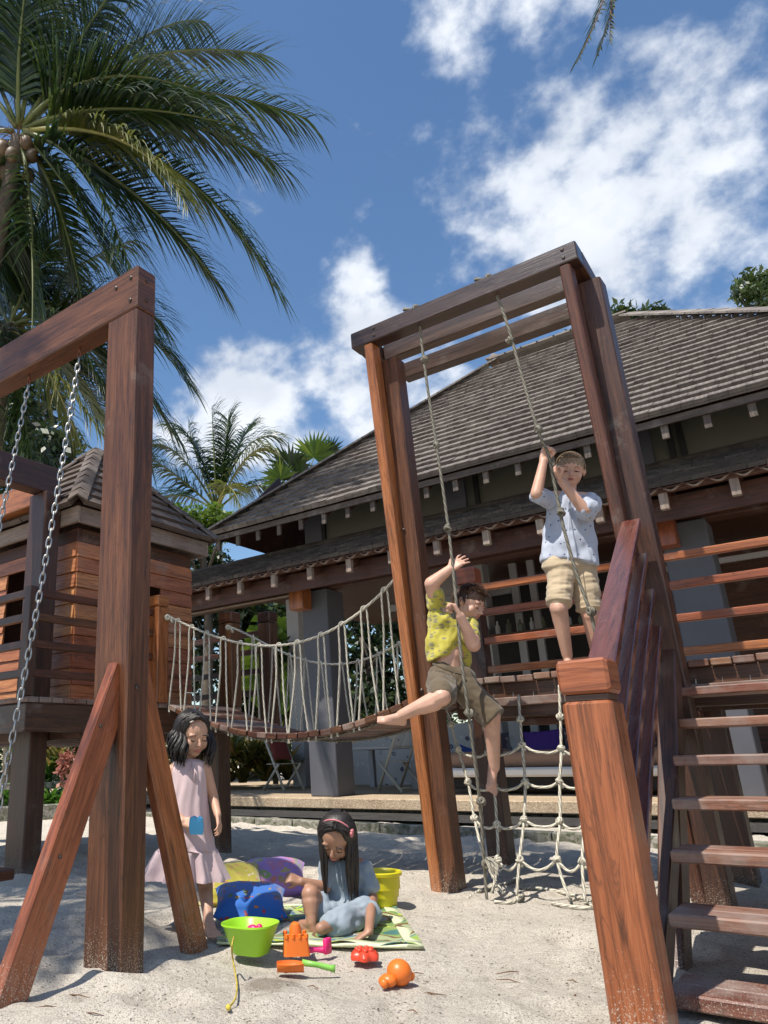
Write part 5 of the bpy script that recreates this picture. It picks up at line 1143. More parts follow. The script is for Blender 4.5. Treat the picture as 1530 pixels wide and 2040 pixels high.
def face(t, P, S, F_, U_, s, looking=.75, openm=False, hair=None, brow=None, skin=None):
    for x in (-1, 1):
        e = MB(); e.ell(P(x*.030, .0605, .001), .0118*s, 12, 8); eo = obj('eyelid', e, skin, t, True)
        i = MB(); i.ell(P(x*.030, .0690, -.0062), (.0055*s, .0045*s, .0030*s), 10, 7); obj('iris', i, IRIS, eo, True)
        l = MB(); l.tube([P(x*(.030+q*.014), .0735-.010*q*q, -.0052+.002*q*q-.001*looking) for q in (-1, -.6, -.2, .2, .6, 1)], [.0007*s, .0013*s, .0016*s, .0016*s, .0014*s, .0008*s], 6); obj('eyelash', l, IRIS, t, True)
        b_ = MB(); b_.tube([P(x*(.031+q*.018), .0735-.009*q*q, .0215-.004*q*q) for q in (-1, -.5, 0, .5, 1)], [.0010*s, .0020*s, .0024*s, .0020*s, .0008*s], 6); obj('eyebrow', b_, brow or hair, t, True)
    l = MB()
    l.tube([P(q*.019, .0795-.006*q*q, -.0465-.0015*q*q) for q in (-1, -.6, -.2, .2, .6, 1)], [.0008*s, .0026*s, .0032*s, .0032*s, .0026*s, .0008*s], 8); l.tube([P(q*.016, .078-.005*q*q, -.0555+.003*q*q) for q in (-1, -.5, 0, .5, 1)], [.0009*s, .0030*s, .0036*s, .0030*s, .0009*s], 8); obj('lips', l, LIPS, t, True)
    if openm: l = MB(); l.ell(P(0, .0770, -.051), (.012*s, .005*s, .004*s), 10, 6, Matrix((S, F_, U_)).transposed()); obj('mouth', l, MOUTH, t, True)
def hair_short(t, P, S, F_, U_, s, mat, n=520, L=.03, seed=1, messy=.3):
    R3 = Matrix((S, F_, U_)).transposed(); m = MB(); m.ell(P(0, -.015, .034), (.0735*s, .0845*s, .076*s), 18, 12, R3); m.ell(P(0, -.045, -.01), (.067*s, .055*s, .062*s), 14, 10, R3)
    base = meld('hair', m, .006, mat, t, 3); g = random.Random(seed); k = MB()
    for i in range(n):
        a = g.uniform(0, 6.283); z = g.uniform(-.35, 1); r = math.sqrt(max(0, 1-z*z)); x, y = r*math.cos(a), r*math.sin(a)
        if y > .25 and z < .55: continue
        p = P(x*.073, -.015+y*.084, .034+z*.075); nr = (S*x+F_*y+U_*z).normalized(); flow = (F_*.9+S*.45-U_*.25).normalized() if z > .2 else (-U_+F_*.1).normalized()
        d = (flow+nr*.35+Vector((g.uniform(-1, 1), g.uniform(-1, 1), g.uniform(-1, 1)))*messy).normalized(); q = p+d*L*s*g.uniform(.6, 1.1); k.tube([p-nr*.004, (p+q)/2+nr*.004, q], [.0024*s, .0019*s, .0003], 4, cap=False)
    obj('hair_strands', k, mat, base, True); return base
def hair_long(t, P, S, F_, U_, s, mat, length, n=150, seed=2, wave=.0, part_x=.0, front=True, spread=.02, body=None):
    R3 = Matrix((S, F_, U_)).transposed(); m = MB(); m.ell(P(0, -.032, .042), (.0770*s, .0850*s, .0720*s), 20, 14, R3); m.ell(P(0, -.050, -.03), (.072*s, .052*s, .075*s), 16, 10, R3)
    base = meld('hair', m, .006, mat, t, 3); g = random.Random(seed); k = MB(); down = Vector((0, 0, -1))
    for i in range(n):
        a = g.uniform(-2.5, 2.5) if front else g.uniform(-2.3, 2.3)       # angle round the head from the back
        ca, sa = math.cos(a), math.sin(a); rt = P(part_x+g.uniform(-.012, .012), -.02-.03*ca+g.uniform(-.03, .05), .104); pts = [rt]
        mid = P(part_x*.5+sa*.070, -.020-ca*.068, .068+g.uniform(-.01, .01)); sd = P(sa*.082+(.006 if sa > 0 else -.006), -.024-ca*.066, .015+g.uniform(-.01, .01)); pts += [mid, sd]
        L = length*g.uniform(.75, 1.08); q = sd.copy(); out = (S*sa-F_*ca); ph = g.uniform(0, 6)
        for j in range(6):
            f = (j+1)/6; q = q+down*L/6+out*(spread*(.35-f*.45))*s+S*wave*math.sin(ph+f*7)*.012+F_*wave*math.cos(ph+f*6)*.012
            if body: q = body(q)
            pts.append(q.copy())
        c = cr(pts, 3); w = g.uniform(.0045, .0085)*s; k.tube(c, [w*(1-.9*(max(0, u-.55)/.45)**1.5) for u in [z/(len(c)-1) for z in range(len(c))]], 5, cap=False)
    obj('hair_strands', k, mat, base, True); return base
def fold(amp, fx, fz, ax=None, seed=0):
    off = Vector((seed*3.1, seed*1.7, seed*.9))
    def f(p): q = Vector((p.x*fx, p.y*fx, p.z*fz))+off; return amp*(mnoise.noise(q)*1.2+mnoise.noise(q*2.3)*.5)
    return f
def cloth(name, c, var=.06, rough=.85, spots=None, scale=60):
    m, nt, b = newmat(name); o = nt.nodes.new('ShaderNodeTexCoord').outputs['Object']
    n = tex(nt, 'ShaderNodeTexNoise', o, Scale=7, Detail=5, Roughness=.6); w = tex(nt, 'ShaderNodeTexNoise', mapping(nt, o, (1, 1, 1)), Scale=420, Detail=2)
    col = ramp(nt, n.outputs['Fac'], [(.3, tuple(x*(1-var) for x in c)), (.7, tuple(min(1, x*(1+var)) for x in c))])
    if spots:
        sc, thr, sel, sco, st = spots; v = tex(nt, 'ShaderNodeTexVoronoi', mapping(nt, o, st), Scale=sc); s = nt.nodes.new('ShaderNodeSeparateXYZ'); nt.links.new(v.outputs['Color'], s.inputs[0])
        col = mixc(nt, math_(nt, 'MULTIPLY', math_(nt, 'LESS_THAN', v.outputs['Distance'], thr), math_(nt, 'GREATER_THAN', s.outputs[0], sel)), col, sco)
    nt.links.new(col, b.inputs['Base Color']); b.inputs['Roughness'].default_value = rough; b.inputs['Sheen Weight'].default_value = .25; b.inputs['Sheen Roughness'].default_value = .5
    h = math_(nt, 'ADD', n.outputs['Fac'], math_(nt, 'MULTIPLY', w.outputs['Fac'], .06)); bump(nt, b, h, .25, .012); return m
C_BLUE = cloth('shirt_pale_blue', (.41, .445, .53), spots=(27, .17, .30, (.03, .05, .14), (1, 1, 1))); C_YEL = cloth('shirt_yellow', (.47, .41, .055), .08, .8, (21, .46, .48, (.24, .22, .12), (1, 1.4, 3.0)))
C_KHA = cloth('shorts_khaki', (.46, .36, .235)); C_OLV = cloth('shorts_olive', (.105, .075, .042)); C_PINK = cloth('dress_pink', (.60, .45, .455)); C_DEN = cloth('dress_chambray', (.25, .30, .345), .08)
def P4(px, py, D): return PD(px, py, D)
# --- boy in the blue shirt, standing on the platform
D = 4.86; t = thing('person', 'fair-haired boy in pale blue speckled shirt and khaki shorts standing on the platform', 'person', tuple(PD(1158, 1325, D)))
q = lambda px, py, dd=0.: PD(px, py, D+dd)
tofc = Vector((-q(1137, 935).x, -q(1137, 935).y, -.9)).normalized()
hc = q(1137, 938); HS = 1.19
m = MB(); Pf, S_, F_, U_ = head(m, hc, tofc+_R*.05+Vector((0, 0, -.12)), _U*1+_R*.04, HS)
capsule(m, q(1135, 962, .03), q(1133, 988, .03), .044, .048); capsule(m, q(1133, 1000, .02), q(1137, 1110, .02), .088, .082); capsule(m, q(1105, 992, .02), q(1165, 995, .02), .052, .052)
sL, eL, wL = q(1092, 996, 0), q(1069, 984, -.13), q(1083, 918, -.12); hLn = q(1090, 898, -.12)
sR, eR, wR = q(1178, 1000, 0), q(1166, 1018, -.17), q(1118, 958, -.18); hR_ = q(1104, 938, -.2)
for a, b_, c_ in ((sL, eL, wL), (sR, eR, wR)): capsule(m, a, b_, .044, .040); capsule(m, b_, c_, .041, .027)
hand(m, wL, hLn-wL, -F_*1+S_*.3, 1.42, 1.3, 1); hand(m, wR, hR_-wR, F_*.2+S_*.9, 1.42, 1.3, -1)
hpL, hpR = q(1118, 1120, .02), q(1160, 1120, .02); kL, kR = q(1113, 1212, -.06), q(1176, 1225, .0); aL, aR = q(1130, 1305, .02), q(1189, 1305, .06)
for a, b_, c_ in ((hpL, kL, aL), (hpR, kR, aR)): capsule(m, a, b_, .074, .057); capsule(m, b_, c_, .055, .034); m.ell(b_+F_*.014, (.046, .046, .052), 12, 8); capsule(m, b_.lerp(c_, .22)-F_*.018, b_.lerp(c_, .48)-F_*.012, .052, .043)
aL.z = aR.z = 1.345
foot(m, aL, aL+Vector((.02, -.2, 0)), (0, 0, 1), 1.1, -1); foot(m, aR, aR+Vector((.12, -.2, 0)), (0, 0, 1), 1.1, 1)
for a in (aL, aR): capsule(m, a, a+Vector((0, 0, .06)), .027, .028)
meld('body', m, .0055, SK1, t, 4)
face(t, Pf, S_, F_, U_, HS, .9, True, HBL, None, SK1); hair_short(t, Pf, S_, F_, U_, HS, HBL, 1500, .022, 5, .06)
m = MB(); capsule(m, q(1103, 1000, .02), q(1168, 1002, .02), .066, .066); capsule(m, q(1134, 1008, .02), q(1133, 1050, .02), .106, .118); 
rings = []
cA, cB = q(1134, 1000, .02), q(1132, 1122, .02)
for k in range(12):
    f = k/11; c_ = cA.lerp(cB, f); rx = .135+.055*f; ry = .085+.03*f; rings.append([c_+S_*rx*math.cos(a)+Vector((F_.x, F_.y, 0)).normalized()*ry*math.sin(a)+Vector((0, 0, -.012*math.cos(2*a)*f)) for a in [i*math.pi/16 for i in range(32)]])
m.loft(rings)
capsule(m, sL, sL.lerp(eL, .8), .064, .060); capsule(m, sR, sR.lerp(eR, .82)+Vector((0, 0, -.01)), .064, .068)
meld('shirt', m, .008, C_BLUE, t, 4, disp=fold(.018, 13, 6, seed=1))
m = MB()
for s in (-1, 1):
    a = q(1134, 978, -.03); m.add([a, a+S_*s*.05-U_*.012-F_*.01, a+S_*s*.045-U_*.045+F_*.03, a+S_*s*.008-U_*.05+F_*.05], [(0, 1, 2, 3), (3, 2, 1, 0)])
m.tube([q(1134-i*.3, 990+i*16, -.085-.012*i) for i in range(9)], .0035, 5)
obj('collar', m, C_BLUE, t)
m = MB(); wA = q(1137, 1112, .02)
capsule(m, q(1112, 1128, .02), q(1160, 1128, .02), .098, .098)
for a, b_ in ((hpL, kL), (hpR, kR)): capsule(m, a+Vector((0, 0, -.02)), a.lerp(b_, .80), .088, .082)
for b_, a in ((kL, hpL), (kR, hpR)):
    e = a.lerp(b_, .86); dn = (b_-a).normalized(); x = dn.orthogonal().normalized(); y = dn.cross(x); m.loft([[e+dn*h+(x*math.cos(w)+y*math.sin(w))*r for w in [i*math.pi/10 for i in range(20)]] for h, r in ((-.1, .076), (-.02, .080), (.02, .082))])
meld('shorts', m, .007, C_KHA, t, 3, disp=fold(.008, 6, 26, seed=2))
# --- boy in the yellow shirt, swinging on the left rope
D = 4.82; t = thing('person', 'boy in yellow shirt and olive shorts clinging to the left rope in mid-air', 'person', tuple(q(930, 1560)))
tofc = Vector((-.35, -.9, -.25)).normalized()
HS = 1.18; hc = q(936, 1203, -.02); hf = (_R*.62-_FH*.62-Vector((0, 0, .5))).normalized(); m = MB(); Pf, S_, F_, U_ = head(m, hc, hf, _U*.9+_R*.5, HS)
ch = q(893, 1232, .04); pv = q(896, 1345, .06); capsule(m, hc-U_*.07-F_*.02, q(905, 1222, .03), .040, .045); capsule(m, q(872, 1212, .05), q(925, 1228, .03), .052, .05)
capsule(m, ch, pv, .085, .080); m.ell(q(902, 1300, .035), (.072, .066, .085), 16, 10)
s1_, e1_, w1_ = q(872, 1208, .02), q(860, 1163, -.08), q(896, 1134, -.14); capsule(m, s1_, e1_, .049, .047); capsule(m, e1_, w1_, .047, .029); hand(m, w1_, q(922, 1113, -.14)-w1_, _FH*-.6+_U*.8, 1.4, .18, 1, .2)
s2_, e2_, w2_ = q(930, 1234, .0), q(943, 1284, -.13), q(917, 1228, -.20); capsule(m, s2_, e2_, .048, .047); capsule(m, e2_, w2_, .046, .030); hand(m, w2_, q(905, 1207, -.20)-w2_, _R*1.0-_FH*.2, 1.4, 1.3, -1)
h1, k1, a1 = q(880, 1358, .04), q(880, 1388, -.20), q(800, 1425, -.10); capsule(m, h1, k1, .075, .055); capsule(m, k1, a1, .057, .034); capsule(m, k1.lerp(a1, .2)-_U*.01, k1.lerp(a1, .48)-_U*.008, .056, .046)
h2, k2, a2 = q(925, 1372, .04), q(979, 1425, -.02), q(985, 1528, .08); capsule(m, h2, k2, .078, .054); capsule(m, k2, a2, .056, .033); capsule(m, k2.lerp(a2, .2)+_FH*.014, k2.lerp(a2, .48)+_FH*.012, .052, .042)
foot(m, a1, q(770, 1452, -.06), _R*.3-_FH*.3+_U*.9, 1.1, 1); foot(m, a2, q(984, 1580, .02), -_FH*.75+_U*.4+_R*.1, 1.1, 1)
meld('body', m, .0055, SK1, t, 4)
face(t, Pf, S_, F_, U_, HS, .8, False, HBR, None, SK1); hair_short(t, Pf, S_, F_, U_, HS, HBR, 1500, .042, 8, .12)
m = MB(); capsule(m, q(874, 1216, .05), q(922, 1232, .03), .066, .062); sh_r = []
for k in range(10):
    f = k/9; c_ = q(893, 1222, .04).lerp(q(890, 1318, .07), f); rx = .125+.012*math.sin(f*3); ry = .10+.01*f; sh_r.append([c_+_R*rx*math.cos(a)-_FH*ry*math.sin(a)+Vector((0, 0, (.045*max(0, math.sin(a+.6)) if f > .8 else 0))) for a in [i*math.pi/14 for i in range(28)]])
m.loft(sh_r); capsule(m, s1_, s1_.lerp(e1_, .55), .062, .056); capsule(m, s2_, s2_.lerp(e2_, .7), .058, .058)
capsule(m, q(925, 1290, .06), q(928, 1335, .08), .045, .03)
meld('shirt', m, .008, C_YEL, t, 4, disp=fold(.019, 14, 10, seed=4))
m = MB(); capsule(m, q(885, 1345, .06), q(918, 1352, .06), .100, .098); capsule(m, h1, h1.lerp(k1, .82), .094, .086); capsule(m, h2, h2.lerp(k2, .80), .096, .082)
e = h2.lerp(k2, .98); dn = (k2-h2).normalized(); x = dn.orthogonal().normalized(); y = dn.cross(x); m.loft([[e+dn*h+(x*math.cos(w)+y*math.sin(w))*r for w in [i*math.pi/10 for i in range(20)]] for h, r in ((-.12, .078), (-.02, .083), (.03, .086))])
meld('shorts', m, .008, C_OLV, t, 3, disp=fold(.009, 14, 14, seed=5))
m = MB(); m.tube([q(862, 1322, -.04), q(885, 1332, -.07), q(905, 1340, -.075), q(925, 1345, -.05)], .0065, 6); m.tube([q(905, 1340, -.08), q(902, 1352, -.09), q(908, 1362, -.08)], .003, 5); obj('waistband', m, C_OLV, t, True)
# --- girl in pink, stepping past the brace
D = 4.16; t = thing('person', 'little girl in pink sleeveless dress walking behind the splayed brace, holding a blue toy', 'person', tuple(PZ(410, 1872)))
HS = 1.10; hc = q(385, 1464, 0); hf = (_R*.46-_FH*.80-Vector((0, 0, .34))).normalized(); m = MB(); Pf, S_, F_, U_ = head(m, hc, hf, _U*.9+_R*.12, HS)
capsule(m, q(378, 1497, .03), q(376, 1518, .03), .034, .036); capsule(m, q(350, 1532, .03), q(402, 1532, .02), .036, .036); capsule(m, q(376, 1540, .03), q(375, 1640, .03), .074, .076)
s1_, e1_, w1_ = q(410, 1532, .02), q(425, 1588, .05), q(434, 1624, -.02); capsule(m, s1_, e1_, .031, .027); capsule(m, e1_, w1_, .027, .019); hand(m, w1_, q(438, 1650, -.05)-w1_, _R*.9-_FH*.3, 1.02, .5, 1)
s2_, e2_, w2_ = q(344, 1534, .02), q(338, 1602, .0), q(364, 1636, -.10); capsule(m, s2_, e2_, .031, .027); capsule(m, e2_, w2_, .027, .019); hand(m, w2_, q(386, 1640, -.13)-w2_, -_FH*.8+_U*.4, 1.02, .8, -1)
h1, k1, a1 = q(400, 1690, .03), q(409, 1770, .01), q(415, 1846, -.12); a1.z = .075; capsule(m, h1, k1, .047, .040); capsule(m, k1, a1, .039, .025); capsule(m, k1.lerp(a1, .2), k1.lerp(a1, .5), .037, .032)
h2, k2, a2 = q(362, 1690, .05), q(362, 1775, .05), q(358, 1862, .05); a2.z = .07; capsule(m, h2, k2, .055, .038); capsule(m, k2, a2, .037, .023)
foot(m, a1, q(436, 1884, -.30), (0, 0, 1), 1.1, 1); foot(m, a2, q(366, 1890, -.10), (0, 0, 1), 1.0, -1)
meld('body', m, .005, SK2, t, 4)
face(t, Pf, S_, F_, U_, HS, 1., False, HB, None, SK2)
hair_long(t, Pf, S_, F_, U_, HS, HB, .155, 230, 4, 1.2, .01, True, .020)
m = MB(); cl_ = plain('hair_clip', (.6, .5, .45), .3); c_ = Pf(.03, .045, .085); m.tube([c_, c_+S_*.02-U_*.01], .004, 6); obj('hair_clip', m, cl_, t, True)
def dress(name, spec, mat, parent, n=72, seed=0, voxel=None, ax=None):
    """rings of a hanging cloth: (centre, side radius, depth radius, fold amplitude, lobes)"""
    g = random.Random(seed); ph = [g.uniform(0, 6.28) for _ in range(6)]; m = MB(); rings = []; K = []
    for i in range(len(spec)-1):
        for k in range(5):
            f = k/5; a, b_ = spec[i], spec[i+1]; K.append((a[0].lerp(b_[0], f),)+tuple(a[j]*(1-f)+b_[j]*f for j in range(1, 5)))
    K.append(spec[-1]); ax1, ax2 = ax or (_R, -_FH)
    for c_, rx, ry, am, lb in K:
        r = []
        for j in range(n):
            a = 2*math.pi*j/n; w = 1+am*(math.sin(a*lb+ph[0])+.6*math.sin(a*(lb*1.7)+ph[1])+.4*math.sin(a*3+ph[2])); r.append(c_+ax1*rx*w*math.cos(a)+ax2*ry*w*math.sin(a)+Vector((0, 0, .25*am*rx*math.sin(a*2+ph[3]))))
        rings.append(r)
    m.loft(rings, caps=False); m.loft([[p+(c-p)*.03 for p in r] for r, c in ((rr, sum(rr, Vector())/n) for rr in rings)][::-1], caps=False)
    return obj(name, m, mat, parent, True)
sp = [(q(377, 1512, .03), .050, .050, 0, 8), (q(377, 1518, .03), .085, .072, .01, 8), (q(377, 1535, .03), .098, .088, .015, 8), (q(377, 1560, .025), .092, .092, .03, 8), (q(376, 1600, .02), .094, .094, .045, 7), (q(375, 1640, .02), .106, .104, .055, 7), (q(372, 1690, .02), .140, .128, .06, 9), (q(371, 1694, .02), .150, .140, .07, 13), (q(369, 1722, .02), .180, .160, .085, 13), (q(368, 1750, .02), .208, .180, .105, 13)]
dress('dress', sp, C_PINK, t, 96, 3)
m = MB(); m.tube([Pf(0, 0, 0)*0+q(382, 1520, -.05), q(388, 1535, -.065), q(386, 1560, -.075)], .004, 5); m.tube([q(384, 1528, -.06), q(392, 1540, -.07), q(394, 1556, -.07)], .003, 5); m.tube([q(384, 1528, -.06), q(376, 1540, -.07)], .003, 5); obj('neck_tie', m, C_PINK, t, True)
# --- seated girl in chambray dress
D = 4.12; t = thing('person', 'girl with long black hair and pink headband sitting on the play mat', 'person', tuple(PZ(665, 1838)))
HS = 1.07; hc = q(670, 1670, -.04); hf = (-_R*.36-_FH*.68-Vector((0, 0, .66))).normalized(); m = MB(); Pf, S_, F_, U_ = head(m, hc, hf, _U*.95-_FH*.25-_R*.02, HS)
capsule(m, q(682, 1696, .03), q(688, 1716, .05), .035, .038); capsule(m, q(655, 1728, .05), q(717, 1724, .07), .038, .038); capsule(m, q(688, 1735, .06), q(678, 1825, .16), .078, .095)
s1_, e1_, w1_ = q(652, 1730, .04), q(648, 1768, .0), q(600, 1756, -.06); capsule(m, s1_, e1_, .033, .029); capsule(m, e1_, w1_, .029, .020); hand(m, w1_, q(578, 1748, -.07)-w1_, _U*.8-_FH*.4, 1.05, 1.0, 1)
s2_, e2_ = q(722, 1732, .06), q(741, 1788, .02); w2_ = PZ(735, 1856, .05); capsule(m, s2_, e2_, .033, .029); capsule(m, e2_, w2_, .028, .020); hand(m, w2_, PZ(703, 1876, .012)-w2_, (0, 0, 1), 1.05, .12, -1, .16)
h1 = q(655, 1828, .12); k1 = q(618, 1782, -.08); a1 = PZ(622, 1838, .05); capsule(m, h1, k1, .062, .044); capsule(m, k1, a1, .042, .026); capsule(m, k1.lerp(a1, .3), k1.lerp(a1, .6), .044, .035)
h2 = q(705, 1832, .14); k2 = PZ(725, 1838, .06); k2 = q(730, 1832, -.05); k2.z = .08; capsule(m, h2, k2, .062, .045); a2 = PZ(640, 1850, .05); capsule(m, k2, a2, .043, .028)
foot(m, a1, PZ(585, 1836, .03), Vector((0, 0, 1))-_FH*.3, 1.0, 1)
meld('body', m, .0052, SK3, t, 4)
face(t, Pf, S_, F_, U_, HS, 1., False, HB, None, SK3)
def over(p): return p
hair_long(t, Pf, S_, F_, U_, HS, HB, .27, 210, 6, .25, -.004, True, -.012)
m = MB(); hb = [Pf(.081*math.cos(a), -.004+.0*math.sin(a), .022+.088*math.sin(a)) for a in [i*math.pi/14 for i in range(0, 15)]]; m.tube(hb, .0045, 7); fb = Pf(-.078, .006, .062)
for i in range(6): m.ell(fb+(U_*math.cos(i*1.05)+F_*math.sin(i*1.05))*.012, (.009, .009, .009), 8, 6)
obj('headband', m, plain('headband_pink', (.55, .18, .2), .5), t, True)
m = MB(); capsule(m, q(657, 1734, .05), q(716, 1730, .07), .050, .050); capsule(m, s2_, s2_.lerp(e2_, .62), .050, .052); capsule(m, s1_, s1_.lerp(e1_, .6), .048, .050)
capsule(m, q(686, 1740, .05), q(680, 1800, .10), .090, .105); capsule(m, q(680, 1815, .10), q(690, 1832, .12), .12, .12); capsule(m, h1, h1.lerp(k1, .66), .085, .066); capsule(m, q(640, 1820, -.02), q(665, 1838, .02), .07, .06); capsule(m, h2, k2, .085, .075); capsule(m, q(660, 1822, .0), q(722, 1832, -.03), .072, .072); capsule(m, k2.lerp(a2, .0), k2.lerp(a2, .72), .072, .062)
meld('dress', m, .0075, C_DEN, t, 4, disp=fold(.019, 14, 12, seed=9))
m = MB(); m.tube([q(668, 1722, -.045), q(672, 1750, -.055), q(676, 1775, -.05)], .0035, 5); m.tube([q(676, 1720, -.045), q(680, 1745, -.058), q(684, 1772, -.052)], .0035, 5); obj('placket', m, C_DEN, t, True)
# ------------------------------------------------------------------ mat, cushions and sand toys
def matmat():
    m, nt, b = newmat('play_mat_print'); o = nt.nodes.new('ShaderNodeTexCoord').outputs['Object']
    n = tex(nt, 'ShaderNodeTexNoise', o, Scale=2.4, Detail=1.5, Roughness=.4, Distortion=1.6); n2 = tex(nt, 'ShaderNodeTexNoise', mapping(nt, o, (1, 1, 1), (4, 2, 0)), Scale=5, Detail=2, Distortion=1.2)
    c = ramp(nt, n.outputs['Fac'], [(.30, (.06, .16, .15)), (.41, (.06, .16, .15)), (.415, (.16, .27, .08)), (.45, (.30, .36, .12)), (.455, (.16, .085, .05)), (.49, (.16, .085, .05)), (.495, (.36, .42, .22)), (.56, (.36, .42, .22)), (.565, (.10, .16, .22)), (.62, (.14, .26, .30)), (.63, (.28, .40, .09))])
    f = math_(nt, 'GREATER_THAN', n2.outputs['Fac'], .62); c = mixc(nt, f, c, (.42, .50, .06)); nt.links.new(c, b.inputs['Base Color']); b.inputs['Roughness'].default_value = .5
    return m
def play_mat():
    A = PZ(845, 1893); B = PZ(768, 1808); e_ = (PZ(545, 1886)-A).normalized()*.92; B = PZ(788, 1811); C_ = B+e_; Dn = A+e_
    t = thing('play_mat', 'thin printed green play mat laid on the sand under the seated girl', 'mat', tuple((A+C_)/2)); m = MB(); N = 40; vs = []; fs = []
    for j in range(N+1):
        for i in range(N+1):
            p = A.lerp(B, j/N).lerp(Dn.lerp(C_, j/N), i/N); e = min(i, j, N-i, N-j)/N; vs.append(Vector((p.x, p.y, .014+.5*ground_h(p.x, p.y)*0+.006*math.sin(i*.5)*math.cos(j*.4)+(.012*max(0, .1-e)*8*abs(math.sin(i*.33+j*.2))))))
    for j in range(N):
        for i in range(N): a = j*(N+1)+i; fs.append((a, a+N+1, a+N+2, a+1))
    m.add(vs, fs); o = obj('mat_sheet', m, matmat(), t, True)
    m = MB(); e = MB(); w = .05
    bd_ = plain('mat_border', (.62, .66, .42), .5, .05)
    def strip(P, Q, inward):
        k = MB(); n = 30; k.loft([[P.lerp(Q, i/n)+Vector((0, 0, .017+.004*math.sin(i*.8))), P.lerp(Q, i/n)+inward+Vector((0, 0, .022+.004*math.sin(i*.8))), P.lerp(Q, i/n)+inward+Vector((0, 0, .012)), P.lerp(Q, i/n)+Vector((0, 0, .004))] for i in range(n+1)]); part_ = obj('mat_border', k, bd_, t, True)
    iA = (Dn-A).normalized()*.07; iB = (B-A).normalized()*.05; strip(A, B, iA); strip(A, Dn, iB); strip(B, C_, -iB)
play_mat()
CU = {'blue': patterned('cushion_blue_print', (.014, .12, .44), [(.45, .06, .02), (.5, .25, .02), (.06, .15, .05), (.35, .03, .06)], 24, .36), 'yel': patterned('cushion_yellow_print', (.40, .34, .03), [(.55, .2, .1), (.6, .5, .35), (.45, .12, .05)], 26, .30), 'pur': patterned('cushion_purple_print', (.32, .17, .44), [(.5, .12, .14), (.14, .3, .12), (.5, .3, .08), (.45, .15, .3)], 19, .50)}
p = PZ(495, 1838); cushion('plump blue cushion with red flower print, nearest on the mat', CU['blue'], (p.x-.01, p.y+.03, .088), (.24, .04, math.radians(40)), .38, .34, .15, 1, group=None)
p = PZ(470, 1800); cushion('yellow flowered cushion behind the blue one', CU['yel'], (p.x-.04, p.y+.0, .10), (.35, -.05, math.radians(46)), .40, .38, .15, 2)
p = PZ(560, 1785); cushion('purple flowered cushion behind the other two', CU['pur'], (p.x-.05, p.y, .10), (.32, .0, math.radians(38)), .40, .36, .17, 3)
def plastic(name, c): return plain('plastic_'+name, c, .38, .03, 6, .0, sub=.15, subr=(.6, .6, .6))
LIM = plastic('lime', (.30, .60, .02)); ORA = plastic('orange', (.75, .17, .02)); PNK = plastic('pink', (.70, .02, .16)); YEL = plastic('yellow', (.60, .52, .01)); REDP = plastic('coral', (.65, .06, .025)); BLU = plastic('sky_blue', (.05, .33, .62)); GRN = plastic('green', (.22, .50, .08))
def rr(cx_, cy_, z, w, l, rad, rz, n=6):
    out = []
    for qx, qy, a0 in ((1, 1, 0), (-1, 1, 90), (-1, -1, 180), (1, -1, 270)):
        for k in range(n+1): a = math.radians(a0+90*k/n); x = qx*(w/2-rad)+rad*math.cos(a); y = qy*(l/2-rad)+rad*math.sin(a); out.append(Vector((cx_+x*math.cos(rz)-y*math.sin(rz), cy_+x*math.sin(rz)+y*math.cos(rz), z)))
    return out
c = PZ(490, 1912); c = Vector((c.x-.03, c.y+.07, 0)); t = thing('toy_tub', 'lime-green toy tub with a pink toy inside, in front of the blue cushion', 'toy tub', (c.x, c.y, 0)); rz = math.radians(8)
m = MB(); m.loft([rr(c.x, c.y, z, w, l, r_, rz) for z, w, l, r_ in ((.006, .13, .10, .03), (.010, .145, .115, .04), (.115, .225, .20, .075), (.120, .24, .215, .082), (.127, .238, .213, .082), (.120, .22, .195, .074), (.02, .14, .11, .045))]); o_ = obj('tub', m, LIM, t); smooth_by_angle(o_.data, 50)
m = MB(); m.ell((c.x-.02, c.y+.04, .09), (.03, .02, .02), 10, 7); m.ell((c.x+.01, c.y+.05, .095), (.016, .016, .02), 8, 6); obj('toy_elephant', m, PNK, None, True, label='small pink toy lying in the lime-green tub', cat='toy')
CORDY = ropemat('cord_yellow', (.55, .42, .06)); s = PZ(466, 1872, .128); pts = [s+Vector((0, 0, .01))]+[PZ(x, y, z) for x, y, z in ((462, 1885, .12), (463, 1905, .05), (468, 1935, .008), (472, 1960, .006), (470, 1985, .006), (462, 2000, .006), (452, 2008, .008), (458, 2002, .012))]
m = MB(); m.tube(cr(pts, 5), .0035, 6); m.ell(PZ(455, 2007, .01), .010, 7, 5); obj('cord', m, CORDY, t, True)
